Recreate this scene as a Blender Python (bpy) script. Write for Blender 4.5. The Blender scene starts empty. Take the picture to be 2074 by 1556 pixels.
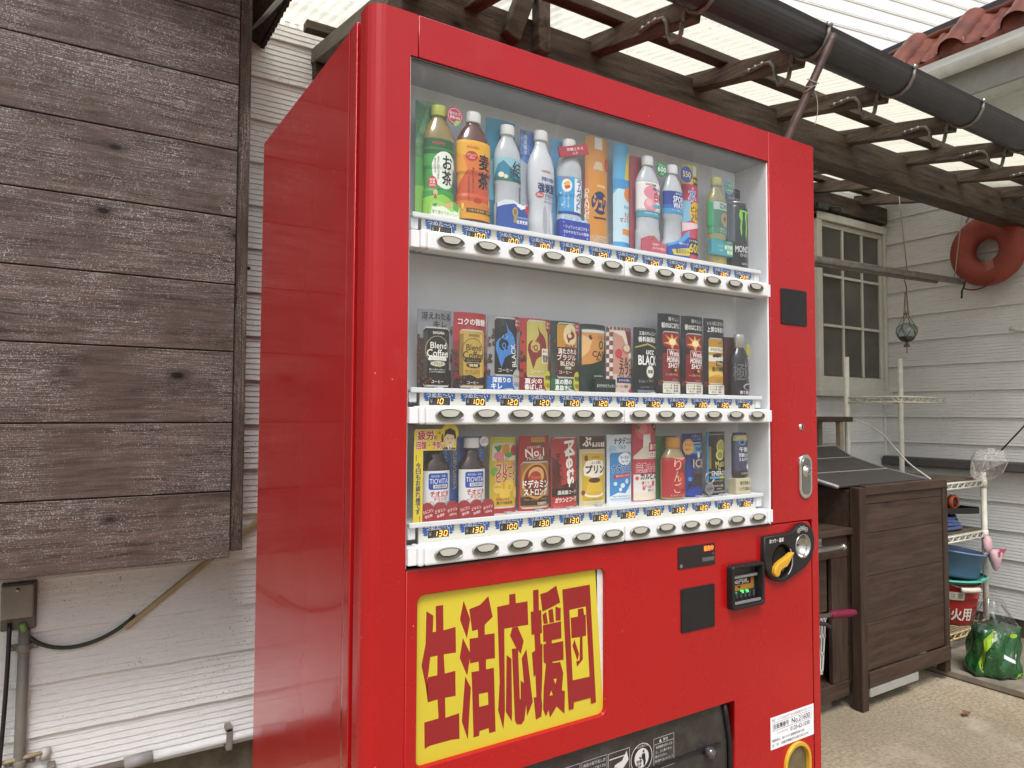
import bpy, bmesh, math, random
from mathutils import Vector, Matrix, Euler
from mathutils.geometry import tessellate_polygon
random.seed(7)
SC = bpy.context.scene
COL = SC.collection

# ------------------------------------------------------------------ camera
cam = bpy.data.cameras.new('camera')
cam.sensor_width = 36.0; cam.sensor_fit = 'HORIZONTAL'
cam.lens = 36.0 * 1440.0 / 2074.0
cam.clip_start = 0.02; cam.clip_end = 400
camo = bpy.data.objects.new('camera', cam); COL.objects.link(camo)
yaw, pit, rol = 0.5683, 0.0415, 0.0040
fw = Vector((math.sin(yaw) * math.cos(pit), math.cos(yaw) * math.cos(pit), math.sin(pit)))
rt = Vector((math.cos(yaw), -math.sin(yaw), 0)); upv = rt.cross(fw)
r2 = rt * math.cos(rol) + upv * math.sin(rol); u2 = upv * math.cos(rol) - rt * math.sin(rol)
mw = Matrix((r2, u2, -fw)).transposed().to_4x4()
mw.translation = Vector((-0.4103, -1.0687, 1.1612))
camo.matrix_world = mw
SC.camera = camo

# ------------------------------------------------------------------ world and sun
SUN_EL, SUN_AZ = math.radians(58), math.radians(205)      # azimuth clockwise from +Y
w = bpy.data.worlds.new('World'); SC.world = w; w.use_nodes = True
nt = w.node_tree; nt.nodes.clear()
sky = nt.nodes.new('ShaderNodeTexSky'); sky.sky_type = 'NISHITA'; sky.sun_disc = False
sky.sun_elevation = SUN_EL; sky.sun_rotation = SUN_AZ
sky.air_density = 1.0; sky.dust_density = 4.0; sky.ozone_density = 1.0
hs = nt.nodes.new('ShaderNodeHueSaturation'); hs.inputs['Saturation'].default_value = 0.42
bg = nt.nodes.new('ShaderNodeBackground'); bg.inputs['Strength'].default_value = 0.118
wo = nt.nodes.new('ShaderNodeOutputWorld')
nt.links.new(sky.outputs[0], hs.inputs['Color']); nt.links.new(hs.outputs[0], bg.inputs[0]); nt.links.new(bg.outputs[0], wo.inputs[0])
sun = bpy.data.lights.new('sun', 'SUN'); sun.energy = 1.5; sun.angle = math.radians(22); sun.color = (1.0, 0.985, 0.965)
suno = bpy.data.objects.new('sun', sun); COL.objects.link(suno)
sd = Vector((math.sin(SUN_AZ) * math.cos(SUN_EL), math.cos(SUN_AZ) * math.cos(SUN_EL), math.sin(SUN_EL)))
suno.rotation_euler = sd.to_track_quat('Z', 'Y').to_euler()
suno.location = sd * 8
SC.view_settings.view_transform = 'Standard'; SC.view_settings.look = 'None'
SC.view_settings.exposure = 0.68; SC.view_settings.gamma = 1.0
SC.cycles.max_bounces = 8; SC.cycles.transparent_max_bounces = 12
SC.cycles.caustics_reflective = False; SC.cycles.caustics_refractive = False

# ------------------------------------------------------------------ materials
def lin(c):
    if isinstance(c, str):
        c = tuple(int(c[i:i + 2], 16) / 255 for i in (1, 3, 5))
        return tuple(x / 12.92 if x <= 0.04045 else ((x + 0.055) / 1.055) ** 2.4 for x in c)
    return tuple(c)

class NT:
    def __init__(s, name):
        s.m = bpy.data.materials.new(name); s.m.use_nodes = True
        s.t = s.m.node_tree; s.t.nodes.clear()
        s.out = s.n('ShaderNodeOutputMaterial'); s.b = s.n('ShaderNodeBsdfPrincipled')
        s.l(s.b.outputs[0], s.out.inputs[0])
    def n(s, k, **kw):
        x = s.t.nodes.new(k)
        for a, v in kw.items():
            if hasattr(x, a): setattr(x, a, v)
            else: x.inputs[a.replace('_', ' ')].default_value = v
        return x
    def l(s, a, b): s.t.links.new(a, b)
    def coords(s, scale=(1, 1, 1), rnd=True, kind='Object'):
        tc = s.n('ShaderNodeTexCoord'); mp = s.n('ShaderNodeMapping')
        mp.inputs['Scale'].default_value = scale
        if rnd:
            oi = s.n('ShaderNodeObjectInfo'); ma = s.n('ShaderNodeVectorMath', operation='SCALE')
            cx = s.n('ShaderNodeCombineXYZ'); m = s.n('ShaderNodeMath', operation='MULTIPLY'); m.inputs[1].default_value = 37.0
            s.l(oi.outputs['Random'], m.inputs[0]); s.l(m.outputs[0], cx.inputs[0]); s.l(m.outputs[0], cx.inputs[1]); s.l(m.outputs[0], cx.inputs[2])
            va = s.n('ShaderNodeVectorMath', operation='ADD')
            s.l(tc.outputs[kind], va.inputs[0]); s.l(cx.outputs[0], va.inputs[1]); s.l(va.outputs[0], mp.inputs[0])
        else: s.l(tc.outputs[kind], mp.inputs[0])
        return mp.outputs[0]
    def noise(s, vec, scale, detail=4, rough=.55, dist=0):
        x = s.n('ShaderNodeTexNoise'); x.inputs['Scale'].default_value = scale; x.inputs['Detail'].default_value = detail
        x.inputs['Roughness'].default_value = rough; x.inputs['Distortion'].default_value = dist
        s.l(vec, x.inputs['Vector']); return x.outputs['Fac']
    def ramp(s, fac, stops):
        r = s.n('ShaderNodeValToRGB'); e = r.color_ramp.elements
        while len(e) < len(stops): e.new(0.5)
        for i, (p, c) in enumerate(stops):
            e[i].position = p
            e[i].color = (c, c, c, 1) if isinstance(c, (int, float)) else (*lin(c), 1)
        s.l(fac, r.inputs[0]); return r.outputs[0]
    def mix(s, fac, a, b, mode='MIX'):
        x = s.n('ShaderNodeMix', data_type='RGBA', blend_type=mode)
        for v, k in ((fac, 0), (a, 6), (b, 7)):
            if hasattr(v, 'is_output') or hasattr(v, 'links'): s.l(v, x.inputs[k])
            elif k == 0: x.inputs[0].default_value = v
            else: x.inputs[k].default_value = (*lin(v), 1)
        return x.outputs[2]
    def bump(s, h, strength=.3, dist=.002, normal=None):
        b = s.n('ShaderNodeBump'); b.inputs['Strength'].default_value = strength; b.inputs['Distance'].default_value = dist
        s.l(h, b.inputs['Height'])
        if normal: s.l(normal, b.inputs['Normal'])
        s.l(b.outputs[0], s.b.inputs['Normal']); return b.outputs[0]
    def set(s, col=None, rough=None, metal=None, spec=None, coat=None):
        if col is not None:
            if hasattr(col, 'links'): s.l(col, s.b.inputs['Base Color'])
            else: s.b.inputs['Base Color'].default_value = (*lin(col), 1)
        if rough is not None:
            if hasattr(rough, 'links'): s.l(rough, s.b.inputs['Roughness'])
            else: s.b.inputs['Roughness'].default_value = rough
        if metal is not None: s.b.inputs['Metallic'].default_value = metal
        if spec is not None: s.b.inputs['Specular IOR Level'].default_value = spec
        if coat is not None: s.b.inputs['Coat Weight'].default_value = coat; s.b.inputs['Coat Roughness'].default_value = .08
        return s

MATS = {}
def plain(col, rough=.45, metal=0, var=.08, vs=25, bump=0, bs=250, spec=.5, coat=0, emis=0, trans=0, name=None):
    """simple painted / plastic / metal surface with slight mottling"""
    key = ('plain', col, rough, metal, var, vs, bump, bs, spec, coat, emis, trans)
    if key in MATS: return MATS[key]
    m = NT(name or 'surface_%d' % len(MATS)); c = lin(col)
    if var and not emis:
        v = m.coords()
        f = m.ramp(m.noise(v, vs, 5), [(.3, 0.0), (.7, 1.0)])
        m.set(m.mix(f, tuple(x * (1 - var) for x in c), tuple(min(1, x * (1 + var)) for x in c)))
        if bump: m.bump(m.noise(v, bs, 3), bump, .001)
    else: m.set(c)
    m.set(rough=rough, metal=metal, spec=spec, coat=coat)
    if emis:
        m.b.inputs['Emission Color'].default_value = (*c, 1); m.b.inputs['Emission Strength'].default_value = emis
    if trans:
        m.b.inputs['Transmission Weight'].default_value = trans; m.b.inputs['IOR'].default_value = 1.25
    MATS[key] = m.m; return m.m

def ink(col): return plain(col, rough=.4, var=0, spec=.3)

def wood(name, dark, light, streak, amount, grain=(1, 18, 18), rough=.7, knots=True, spk=.5, knot_scale=4.6, flat=None):
    m = NT(name); v1 = m.coords((1, 1, 1))
    # grain runs along the axis with the smallest scale and bends round the knots
    wob = m.n('ShaderNodeTexNoise'); wob.inputs['Scale'].default_value = 2.6; wob.inputs['Detail'].default_value = 3; m.l(m.coords(tuple(.5 if g == min(grain) else 1.6 for g in grain)), wob.inputs['Vector'])
    sc = m.n('ShaderNodeVectorMath', operation='SCALE'); sc.inputs['Scale'].default_value = .05; m.l(wob.outputs['Color'], sc.inputs[0])
    add = m.n('ShaderNodeVectorMath', operation='ADD'); m.l(v1, add.inputs[0]); m.l(sc.outputs[0], add.inputs[1])
    def st(f):
        mp = m.n('ShaderNodeMapping'); mp.inputs['Scale'].default_value = tuple(g * (1 if g == min(grain) else f) for g in grain); m.l(add.outputs[0], mp.inputs[0]); return mp.outputs[0]
    base = m.mix(m.ramp(m.noise(st(1), 4, 6, .6, .4), [(.32, 0.), (.68, 1.)]), dark, light)
    fine = m.noise(st(7), 6, 3, .7)
    patch = m.noise(v1, 4.2, 5, .6)
    mk = m.n('ShaderNodeMath', operation='MULTIPLY'); m.l(m.ramp(fine, [(.48, 0.), (.62, 1.)]), mk.inputs[0]); m.l(m.ramp(patch, [(.38, .06), (.66, 1.)]), mk.inputs[1])
    brk = m.n('ShaderNodeMath', operation='MULTIPLY'); m.l(m.ramp(m.noise(v1, 260, 2, .6), [(.42, .15), (.6, 1.)]), brk.inputs[0]); m.l(mk.outputs[0], brk.inputs[1])
    mk2 = m.n('ShaderNodeMath', operation='MULTIPLY'); m.l(brk.outputs[0], mk2.inputs[0]); mk2.inputs[1].default_value = amount
    col = m.mix(mk2.outputs[0], base, streak)
    if spk:
        sp = m.ramp(m.noise(v1, 300, 2, .5), [(.62, 0.), (.70, 1.)])
        s1 = m.n('ShaderNodeMath', operation='MULTIPLY'); m.l(sp, s1.inputs[0]); m.l(m.ramp(patch, [(.40, .1), (.6, 1.)]), s1.inputs[1])
        s2 = m.n('ShaderNodeMath', operation='MULTIPLY'); m.l(s1.outputs[0], s2.inputs[0]); s2.inputs[1].default_value = spk
        col = m.mix(s2.outputs[0], col, streak)
    if knots:
        vo = m.n('ShaderNodeTexVoronoi'); vo.inputs['Scale'].default_value = knot_scale
        mp = m.n('ShaderNodeMapping'); mp.inputs['Scale'].default_value = tuple(0.0 if q == flat else (1 if g == min(grain) else 1.9) for q, g in zip('xyz', grain)); m.l(add.outputs[0], mp.inputs[0]); m.l(mp.outputs[0], vo.inputs['Vector'])
        col = m.mix(m.ramp(vo.outputs['Distance'], [(.05, .75), (.20, 0.)]), col, tuple(x * .7 for x in lin(dark)))
        col = m.mix(m.ramp(vo.outputs['Distance'], [(.05, 1.), (.085, 0.)]), col, tuple(x * .25 for x in lin(dark)))
    m.set(col, rough, spec=.18); m.bump(fine, .5, .002); return m.m

def siding(name, col, dirt):
    m = NT(name); v = m.coords((1, 1, 1))
    base = m.mix(m.ramp(m.noise(v, 2.2, 6), [(.3, 0.), (.72, 1.)]), tuple(x * .9 for x in lin(col)), col)
    big = m.ramp(m.noise(v, 1.7, 5, .65), [(.52, 0.), (.75, .55)])
    base = m.mix(big, base, dirt)
    line = m.noise(m.coords((6, 6, 110)), 6, 3, .6)
    base = m.mix(m.ramp(line, [(.32, .28), (.45, 0.)]), base, tuple(x * .45 for x in lin(dirt)))
    sp = m.ramp(m.noise(v, 190, 2, .5), [(.66, 0.), (.70, .9)])
    pt = m.ramp(m.noise(v, 4.5, 3), [(.45, 0.), (.62, 1.)])
    mk = m.n('ShaderNodeMath', operation='MULTIPLY'); m.l(sp, mk.inputs[0]); m.l(pt, mk.inputs[1])
    base = m.mix(mk.outputs[0], base, '#2c2822')
    m.set(base, .6); m.bump(m.noise(m.coords((9, 9, 60)), 14, 4, .6), .5, .003); return m.m

def red_paint(name, rough, bump, coat_r, coat, spec):
    m = NT(name); v = m.coords(rnd=False)
    c = m.mix(m.ramp(m.noise(v, 1.6, 4), [(.3, 0.), (.7, 1.)]), (.355, .0043, .0057), (.42, .006, .0075))
    chips = m.n('ShaderNodeMath', operation='MULTIPLY'); m.l(m.ramp(m.noise(v, 150, 1), [(.775, 0.), (.785, 1.)]), chips.inputs[0]); m.l(m.ramp(m.noise(v, 4, 2), [(.5, 0.), (.56, .8)]), chips.inputs[1])
    c = m.mix(chips.outputs[0], c, (.55, .30, .28))
    c = m.mix(m.ramp(m.noise(v, 7, 6, .7), [(.6, 0.), (.85, .10)]), c, (.45, .2, .18))
    m.set(c, m.ramp(m.noise(v, 5, 5, .6), [(.35, rough * .8), (.7, rough * 1.25)]), coat=coat, spec=spec)
    m.bump(m.noise(v, 330, 2), bump, .0006); m.b.inputs['Coat Roughness'].default_value = coat_r
    m.b.inputs['Coat IOR'].default_value = 1.5
    return m.m
RED = red_paint('red_paint_front', .26, .12, .1, .0, .5)
REDS = red_paint('red_paint_side', .2, .015, .035, .4, .35)
WHITE_ENAMEL = plain((.74, .75, .76), .35, var=.03, vs=6)
INNER = plain((.80, .81, .83), .5, var=.03, vs=3, name='interior_liner')
CREAM = plain((.78, .77, .72), .4, var=.03)
BLACKP = plain((.016, .0145, .0155), .42, var=.15, bump=.15, bs=900, spec=.3)
DARKP = plain((.03, .027, .027), .35, var=.25, vs=40)
GASKET = plain((.02, .012, .013), .6)
CHROME = plain((.62, .62, .6), .16, 1, var=.06)
STEEL = plain((.42, .42, .4), .38, 1, var=.2, vs=60)
SID_L = siding('siding_lit', (.84, .84, .825), (.63, .615, .575))
SID_R = siding('siding_shaded', (.72, .725, .70), (.53, .52, .475))  # darker copy of the white siding, with the pergola's shade in its colour
PLANK = wood('weathered_plank', (.042, .026, .0215), (.115, .083, .071), (.50, .465, .445), .8, (1.0, 13, 13), .55, spk=.9, flat='y')
TRIMW = wood('weathered_trim', (.030, .018, .014), (.085, .058, .046), (.45, .40, .36), .8, (16, 16, 1.0), .62, knots=False)
BEAMW = wood('dark_beam_wood', (.028, .019, .0135), (.105, .077, .057), (.24, .2, .16), .6, (1.2, 13, 13), .6, spk=.1, flat='y')
RAFTW = wood('dark_rafter_wood', (.042, .030, .022), (.15, .115, .088), (.34, .29, .24), .7, (14, 1.2, 14), .6, knots=False, spk=.1)
GREYW = wood('grey_weathered_wood', (.11, .095, .078), (.22, .195, .165), (.4, .37, .32), .5, (14, 1.2, 14), .7, knots=False, spk=.15)
BINW = wood('brown_stained_wood', (.040, .0245, .0175), (.078, .050, .037), (.16, .12, .095), .25, (1.0, 11, 11), .55, spk=.0, flat='y', knot_scale=2.6)
BINV = wood('brown_stained_wood_upright', (.035, .0215, .0155), (.070, .045, .034), (.15, .115, .09), .25, (11, 11, 1.0), .55, knots=False, spk=.0)
RACKW = plain((.66, .63, .54), .45, var=.12, vs=30)
def glassmix(name, tint, refl, rough, base=.04, top=1.0, dust_haze=False):
    """thin clear sheet: see-through, with a reflection that grows at grazing angles on both sides"""
    m = NT(name); m.t.nodes.remove(m.b)
    tr = m.n('ShaderNodeBsdfTransparent'); tr.inputs[0].default_value = (*tint, 1)
    gl = m.n('ShaderNodeBsdfGlossy'); gl.inputs['Roughness'].default_value = rough
    lw = m.n('ShaderNodeLayerWeight'); pw = m.n('ShaderNodeMath', operation='POWER'); pw.inputs[1].default_value = 4.0
    m.l(lw.outputs['Facing'], pw.inputs[0])
    mu = m.n('ShaderNodeMath', operation='MULTIPLY_ADD'); mu.inputs[1].default_value = (top - base) * refl; mu.inputs[2].default_value = base * refl
    m.l(pw.outputs[0], mu.inputs[0])
    mx = m.n('ShaderNodeMixShader'); m.l(mu.outputs[0], mx.inputs[0]); m.l(tr.outputs[0], mx.inputs[1]); m.l(gl.outputs[0], mx.inputs[2])
    out = mx.outputs[0]
    if dust_haze:      # dust film, streaks and dried drops, also painting in pale reflected haze
        v = m.coords((2.2, 1, 1), False); df = m.n('ShaderNodeBsdfDiffuse'); df.inputs[0].default_value = (.8, .8, .8, 1)
        a = m.ramp(m.noise(v, 7, 5, .65, 1.5), [(.3, .012), (.62, .035), (.8, .10)]); d2 = m.ramp(m.noise(v, 120, 2), [(.73, 0.), (.77, .35)])
        ad = m.n('ShaderNodeMath', operation='ADD'); m.l(a, ad.inputs[0]); m.l(d2, ad.inputs[1])
        m3 = m.n('ShaderNodeMixShader'); m.l(ad.outputs[0], m3.inputs[0]); m.l(out, m3.inputs[1]); m.l(df.outputs[0], m3.inputs[2]); out = m3.outputs[0]
    m.l(out, m.out.inputs[0]); return m.m
CLEARG = glassmix('clear_pane_glass', (.97, .98, .98), 1.0, .05, .055, .8, True)
CLEARF = glassmix('clear_film', (.94, .95, .95), 1.6, .12, .06, .6)
FLOATG = glassmix('float_glass', (.62, .72, .72), 1.6, .05, .08, .8)
POLY = NT('corrugated_translucent'); POLY.t.nodes.remove(POLY.b)
_v = POLY.coords((1, .35, 1)); _d = POLY.n('ShaderNodeBsdfDiffuse'); _t = POLY.n('ShaderNodeBsdfTranslucent')
_c = POLY.mix(POLY.ramp(POLY.noise(_v, 9, 6, .7), [(.64, 0.), (.8, .8)]), (.92, .90, .78), (.34, .29, .22))
_c = POLY.mix(POLY.ramp(POLY.noise(_v, 160, 2), [(.7, 0.), (.76, .6)]), _c, (.12, .1, .08))
POLY.l(_c, _d.inputs[0]); POLY.l(_c, _t.inputs[0])
_m = POLY.n('ShaderNodeMixShader'); _m.inputs[0].default_value = .78
POLY.l(_d.outputs[0], _m.inputs[1]); POLY.l(_t.outputs[0], _m.inputs[2])
_p = POLY.n('ShaderNodeBsdfTransparent'); _m2 = POLY.n('ShaderNodeMixShader'); _m2.inputs[0].default_value = .26
POLY.l(_m.outputs[0], _m2.inputs[1]); POLY.l(_p.outputs[0], _m2.inputs[2]); POLY.l(_m2.outputs[0], POLY.out.inputs[0]); POLY = POLY.m
GROUND = NT('concrete_ground'); v = GROUND.coords(rnd=False)
c = GROUND.mix(GROUND.ramp(GROUND.noise(v, 1.1, 6), [(.35, 0.), (.66, 1.)]), (.30, .24, .16), (.58, .495, .36))
c = GROUND.mix(GROUND.ramp(GROUND.noise(v, 75, 4, .7), [(.4, 0.), (.6, .75)]), c, (.17, .135, .09))
c = GROUND.mix(GROUND.ramp(GROUND.noise(v, 230, 2), [(.62, 0.), (.7, .7)]), c, (.66, .60, .47))
c = GROUND.mix(GROUND.ramp(GROUND.noise(v, .7, 5, .6), [(.42, 0.), (.6, .55)]), c, (.20, .175, .135))
c = GROUND.mix(GROUND.ramp(GROUND.noise(v, 5, 5, .6), [(.55, 0.), (.75, .4)]), c, (.58, .51, .39))
GROUND.set(c, .85, spec=.2); GROUND.bump(GROUND.noise(v, 120, 5, .7), .6, .004); GROUND = GROUND.m
SLAB = plain((.21, .185, .145), .85, var=.3, vs=14, spec=.2, bump=.6, bs=120)
FOUND = plain((.13, .105, .075), .9, var=.4, vs=18, bump=.7, bs=60)

# ------------------------------------------------------------------ mesh builder
class MB:
    def __init__(s): s.v = []; s.f = []; s.fm = []; s.mats = []; s.sm = []
    def mi(s, m):
        if m not in s.mats: s.mats.append(m)
        return s.mats.index(m)
    def add(s, vs, fs, m, smooth=False):
        o = len(s.v); k = s.mi(m); s.v += [tuple(p) for p in vs]
        for f in fs: s.f.append([i + o for i in f]); s.fm.append(k); s.sm.append(smooth)
        return s
    def box(s, x0, x1, y0, y1, z0, z1, m):
        vs = [(x, y, z) for x in (x0, x1) for y in (y0, y1) for z in (z0, z1)]
        return s.add(vs, [(0, 1, 3, 2), (4, 6, 7, 5), (0, 4, 5, 1), (2, 3, 7, 6), (0, 2, 6, 4), (1, 5, 7, 3)], m)
    def beam(s, a, b, w, h, m, up=(0, 0, 1)):
        a, b = Vector(a), Vector(b); d = (b - a).normalized(); sdv = d.cross(Vector(up)).normalized(); u = sdv.cross(d)
        vs = [p + sdv * (i * w / 2) + u * (j * h / 2) for p in (a, b) for i in (-1, 1) for j in (-1, 1)]
        return s.add(vs, [(0, 2, 3, 1), (4, 5, 7, 6), (0, 1, 5, 4), (2, 6, 7, 3), (0, 4, 6, 2), (1, 3, 7, 5)], m)
    def tube(s, pts, r, m, n=8, closed=False, caps=True):
        pts = [Vector(p) for p in pts]; rings = []; N = len(pts); prev = None
        rr = r if isinstance(r, (list, tuple)) else [r] * N
        for i, p in enumerate(pts):
            if closed: d = pts[(i + 1) % N] - pts[i - 1]
            else: d = pts[min(i + 1, N - 1)] - pts[max(i - 1, 0)]
            d.normalize()
            a = (prev - d * prev.dot(d)) if prev else d.orthogonal()
            if a.length < 1e-6: a = d.orthogonal()
            a.normalize(); prev = a; b = d.cross(a)
            rings.append([p + (a * math.cos(t) + b * math.sin(t)) * rr[i] for t in (2 * math.pi * k / n for k in range(n))])
        vs = [q for g in rings for q in g]; fs = []
        for i in range(N if closed else N - 1):
            j = (i + 1) % N
            for k in range(n): fs.append((i * n + k, i * n + (k + 1) % n, j * n + (k + 1) % n, j * n + k))
        if caps and not closed: fs += [tuple(range(n))[::-1], tuple((N - 1) * n + k for k in range(n))]
        return s.add(vs, fs, m, True)
    def lathe(s, prof, m, c=(0, 0, 0), n=24, ky=1.0, axis='z', caps=True, smooth=True):
        vs = []; N = len(prof)
        for r, z in prof:
            for k in range(n):
                t = 2 * math.pi * k / n; x, y = r * math.cos(t), r * math.sin(t) * ky
                if axis == 'z': vs.append((c[0] + x, c[1] + y, c[2] + z))
                elif axis == 'y': vs.append((c[0] + x, c[1] + z, c[2] + y))
                else: vs.append((c[0] + z, c[1] + x, c[2] + y))
        fs = [(i * n + k, i * n + (k + 1) % n, (i + 1) * n + (k + 1) % n, (i + 1) * n + k) for i in range(N - 1) for k in range(n)]
        if caps: fs += [tuple(range(n))[::-1], tuple((N - 1) * n + k for k in range(n))]
        return s.add(vs, fs, m, smooth)
    def prism(s, pl, y0, y1, m, axis='y'):
        """outline (a,b) extruded along axis; a,b are the two other axes in order"""
        n = len(pl)
        def P(a, b, t): return {'y': (a, t, b), 'x': (t, a, b), 'z': (a, b, t)}[axis]
        vs = [P(a, b, y0) for a, b in pl] + [P(a, b, y1) for a, b in pl]
        tr = tessellate_polygon([[Vector((a, b, 0)) for a, b in pl]])
        fs = [tuple(t) for t in tr] + [tuple(i + n for i in t)[::-1] for t in tr]
        fs += [(i, (i + 1) % n, n + (i + 1) % n, n + i) for i in range(n)]
        return s.add(vs, fs, m)
    def build(s, name, parent=None, bevel=0, seg=1, loc=None, recalc=True):
        me = bpy.data.meshes.new(name); me.from_pydata(s.v, [], s.f)
        for m in s.mats: me.materials.append(m)
        me.polygons.foreach_set('material_index', s.fm); me.polygons.foreach_set('use_smooth', s.sm)
        if bevel or recalc:
            bm = bmesh.new(); bm.from_mesh(me)
            if recalc: bmesh.ops.recalc_face_normals(bm, faces=bm.faces)
            if bevel:
                es = [e for e in bm.edges if len(e.link_faces) == 2 and e.calc_face_angle(0) > .6]
                bmesh.ops.bevel(bm, geom=es, offset=bevel, segments=seg, profile=.5, affect='EDGES', clamp_overlap=True)
            bm.to_mesh(me); bm.free()
        me.update()
        return link(name, me, parent, loc)

LOCAL = [False]        # True while meshes are written in their parent's own coordinates
def wloc(o):
    p = Vector((0, 0, 0))
    while o: p += o.location; o = o.parent
    return p
def link(name, me, parent=None, loc=None):
    o = bpy.data.objects.new(name, me); COL.objects.link(o)
    if parent:
        o.parent = parent
        if LOCAL[0]: o.location = loc or (0, 0, 0)
        else: o.location = Vector(loc or (0, 0, 0)) - wloc(parent)
    elif loc: o.location = loc
    return o
def thing(name, label, cat, loc=(0, 0, 0), group=None):
    o = bpy.data.objects.new(name, None); COL.objects.link(o); o.location = loc
    o.empty_display_size = .05
    return tag(o, label, cat, group)
def tag(o, label, cat=None, group=None, kind=None):
    if label: o['label'] = label
    if cat: o['category'] = cat
    if group: o['group'] = group
    if kind: o['kind'] = kind
    return o
def arc(cx, cy, r, a0, a1, n=6):
    return [(cx + r * math.cos(math.radians(a0 + (a1 - a0) * i / n)), cy + r * math.sin(math.radians(a0 + (a1 - a0) * i / n))) for i in range(n + 1)]
def rrect(x0, x1, y0, y1, r, n=4):
    return arc(x1 - r, y1 - r, r, 0, 90, n) + arc(x0 + r, y1 - r, r, 90, 180, n) + arc(x0 + r, y0 + r, r, 180, 270, n) + arc(x1 - r, y0 + r, r, 270, 360, n)
def ell(cx, cy, rx, ry, n=20):
    return [(cx + rx * math.cos(2 * math.pi * i / n), cy + ry * math.sin(2 * math.pi * i / n)) for i in range(n)]
def plate(name, outer, holes, y0, y1, mat, parent, bevel=.0012):
    """flat plate in XZ with holes, front face at y0, back at y1, softened edges"""
    cu = bpy.data.curves.new(name, 'CURVE'); cu.dimensions = '2D'; cu.fill_mode = 'BOTH'
    for pl in [outer] + holes:
        sp = cu.splines.new('POLY'); sp.points.add(len(pl) - 1); sp.use_cyclic_u = True
        for p, (a, b) in zip(sp.points, pl): p.co = (a, b, 0, 1)
    th = y1 - y0; cu.extrude = th / 2 - bevel; cu.bevel_depth = bevel; cu.bevel_resolution = 1; cu.offset = -bevel
    o = bpy.data.objects.new(name, cu); me = bpy.data.meshes.new_from_object(o)
    bpy.data.objects.remove(o); bpy.data.curves.remove(cu)
    for v in me.vertices:
        x, z, t = v.co; v.co = (x, (y0 + y1) / 2 - t, z)
    me.materials.clear(); me.materials.append(mat); me.update()
    for p in me.polygons: p.material_index = 0
    return link(name, me, parent)

# ------------------------------------------------------------------ lettering
_TC = {}
def glyphs(s, bold=0.0):
    k = (s, 0.0); bold = 0.0
    if k not in _TC:
        cu = bpy.data.curves.new('t', 'FONT'); cu.body = s; cu.resolution_u = 2; cu.offset = bold
        o = bpy.data.objects.new('t', cu); me = bpy.data.meshes.new_from_object(o)
        vs = [(v.co.x, v.co.y) for v in me.vertices]; fs = [tuple(p.vertices) for p in me.polygons]
        bpy.data.objects.remove(o); bpy.data.curves.remove(cu); bpy.data.meshes.remove(me)
        if not vs: vs = [(0, 0), (1, 0), (1, 1)]
        xs = [p[0] for p in vs]; ys = [p[1] for p in vs]
        _TC[k] = (vs, fs, min(xs), max(xs), min(ys), max(ys))
    return _TC[k]

# print operations, all in millimetres on a flat sheet: u across, v up
def R(u0, u1, v0, v1, c): return ('p', [(u0, v0), (u1, v0), (u1, v1), (u0, v1)], c)
def E(cu, cv, ru, rv, c, n=20): return ('p', ell(cu, cv, ru, rv, n), c)
def P(pl, c): return ('p', pl, c)
def T(s, cu, cv, w, h, c, bold=.02, rot=0, sk=0): return ('t', s, cu, cv, w, h, c, bold, rot, sk)
def TV(s, cu, cv, w, h, c, bold=.02): return ('tv', s, cu, cv, w, h, c, bold, 0, 0)
def ring(cu, cv, ru, rv, th, c):
    o = ell(cu, cv, ru, rv); i = ell(cu, cv, ru - th, rv - th); n = len(o)
    return ('f', o + i, [(k, (k + 1) % n, n + (k + 1) % n, n + k) for k in range(n)], c)

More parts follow.
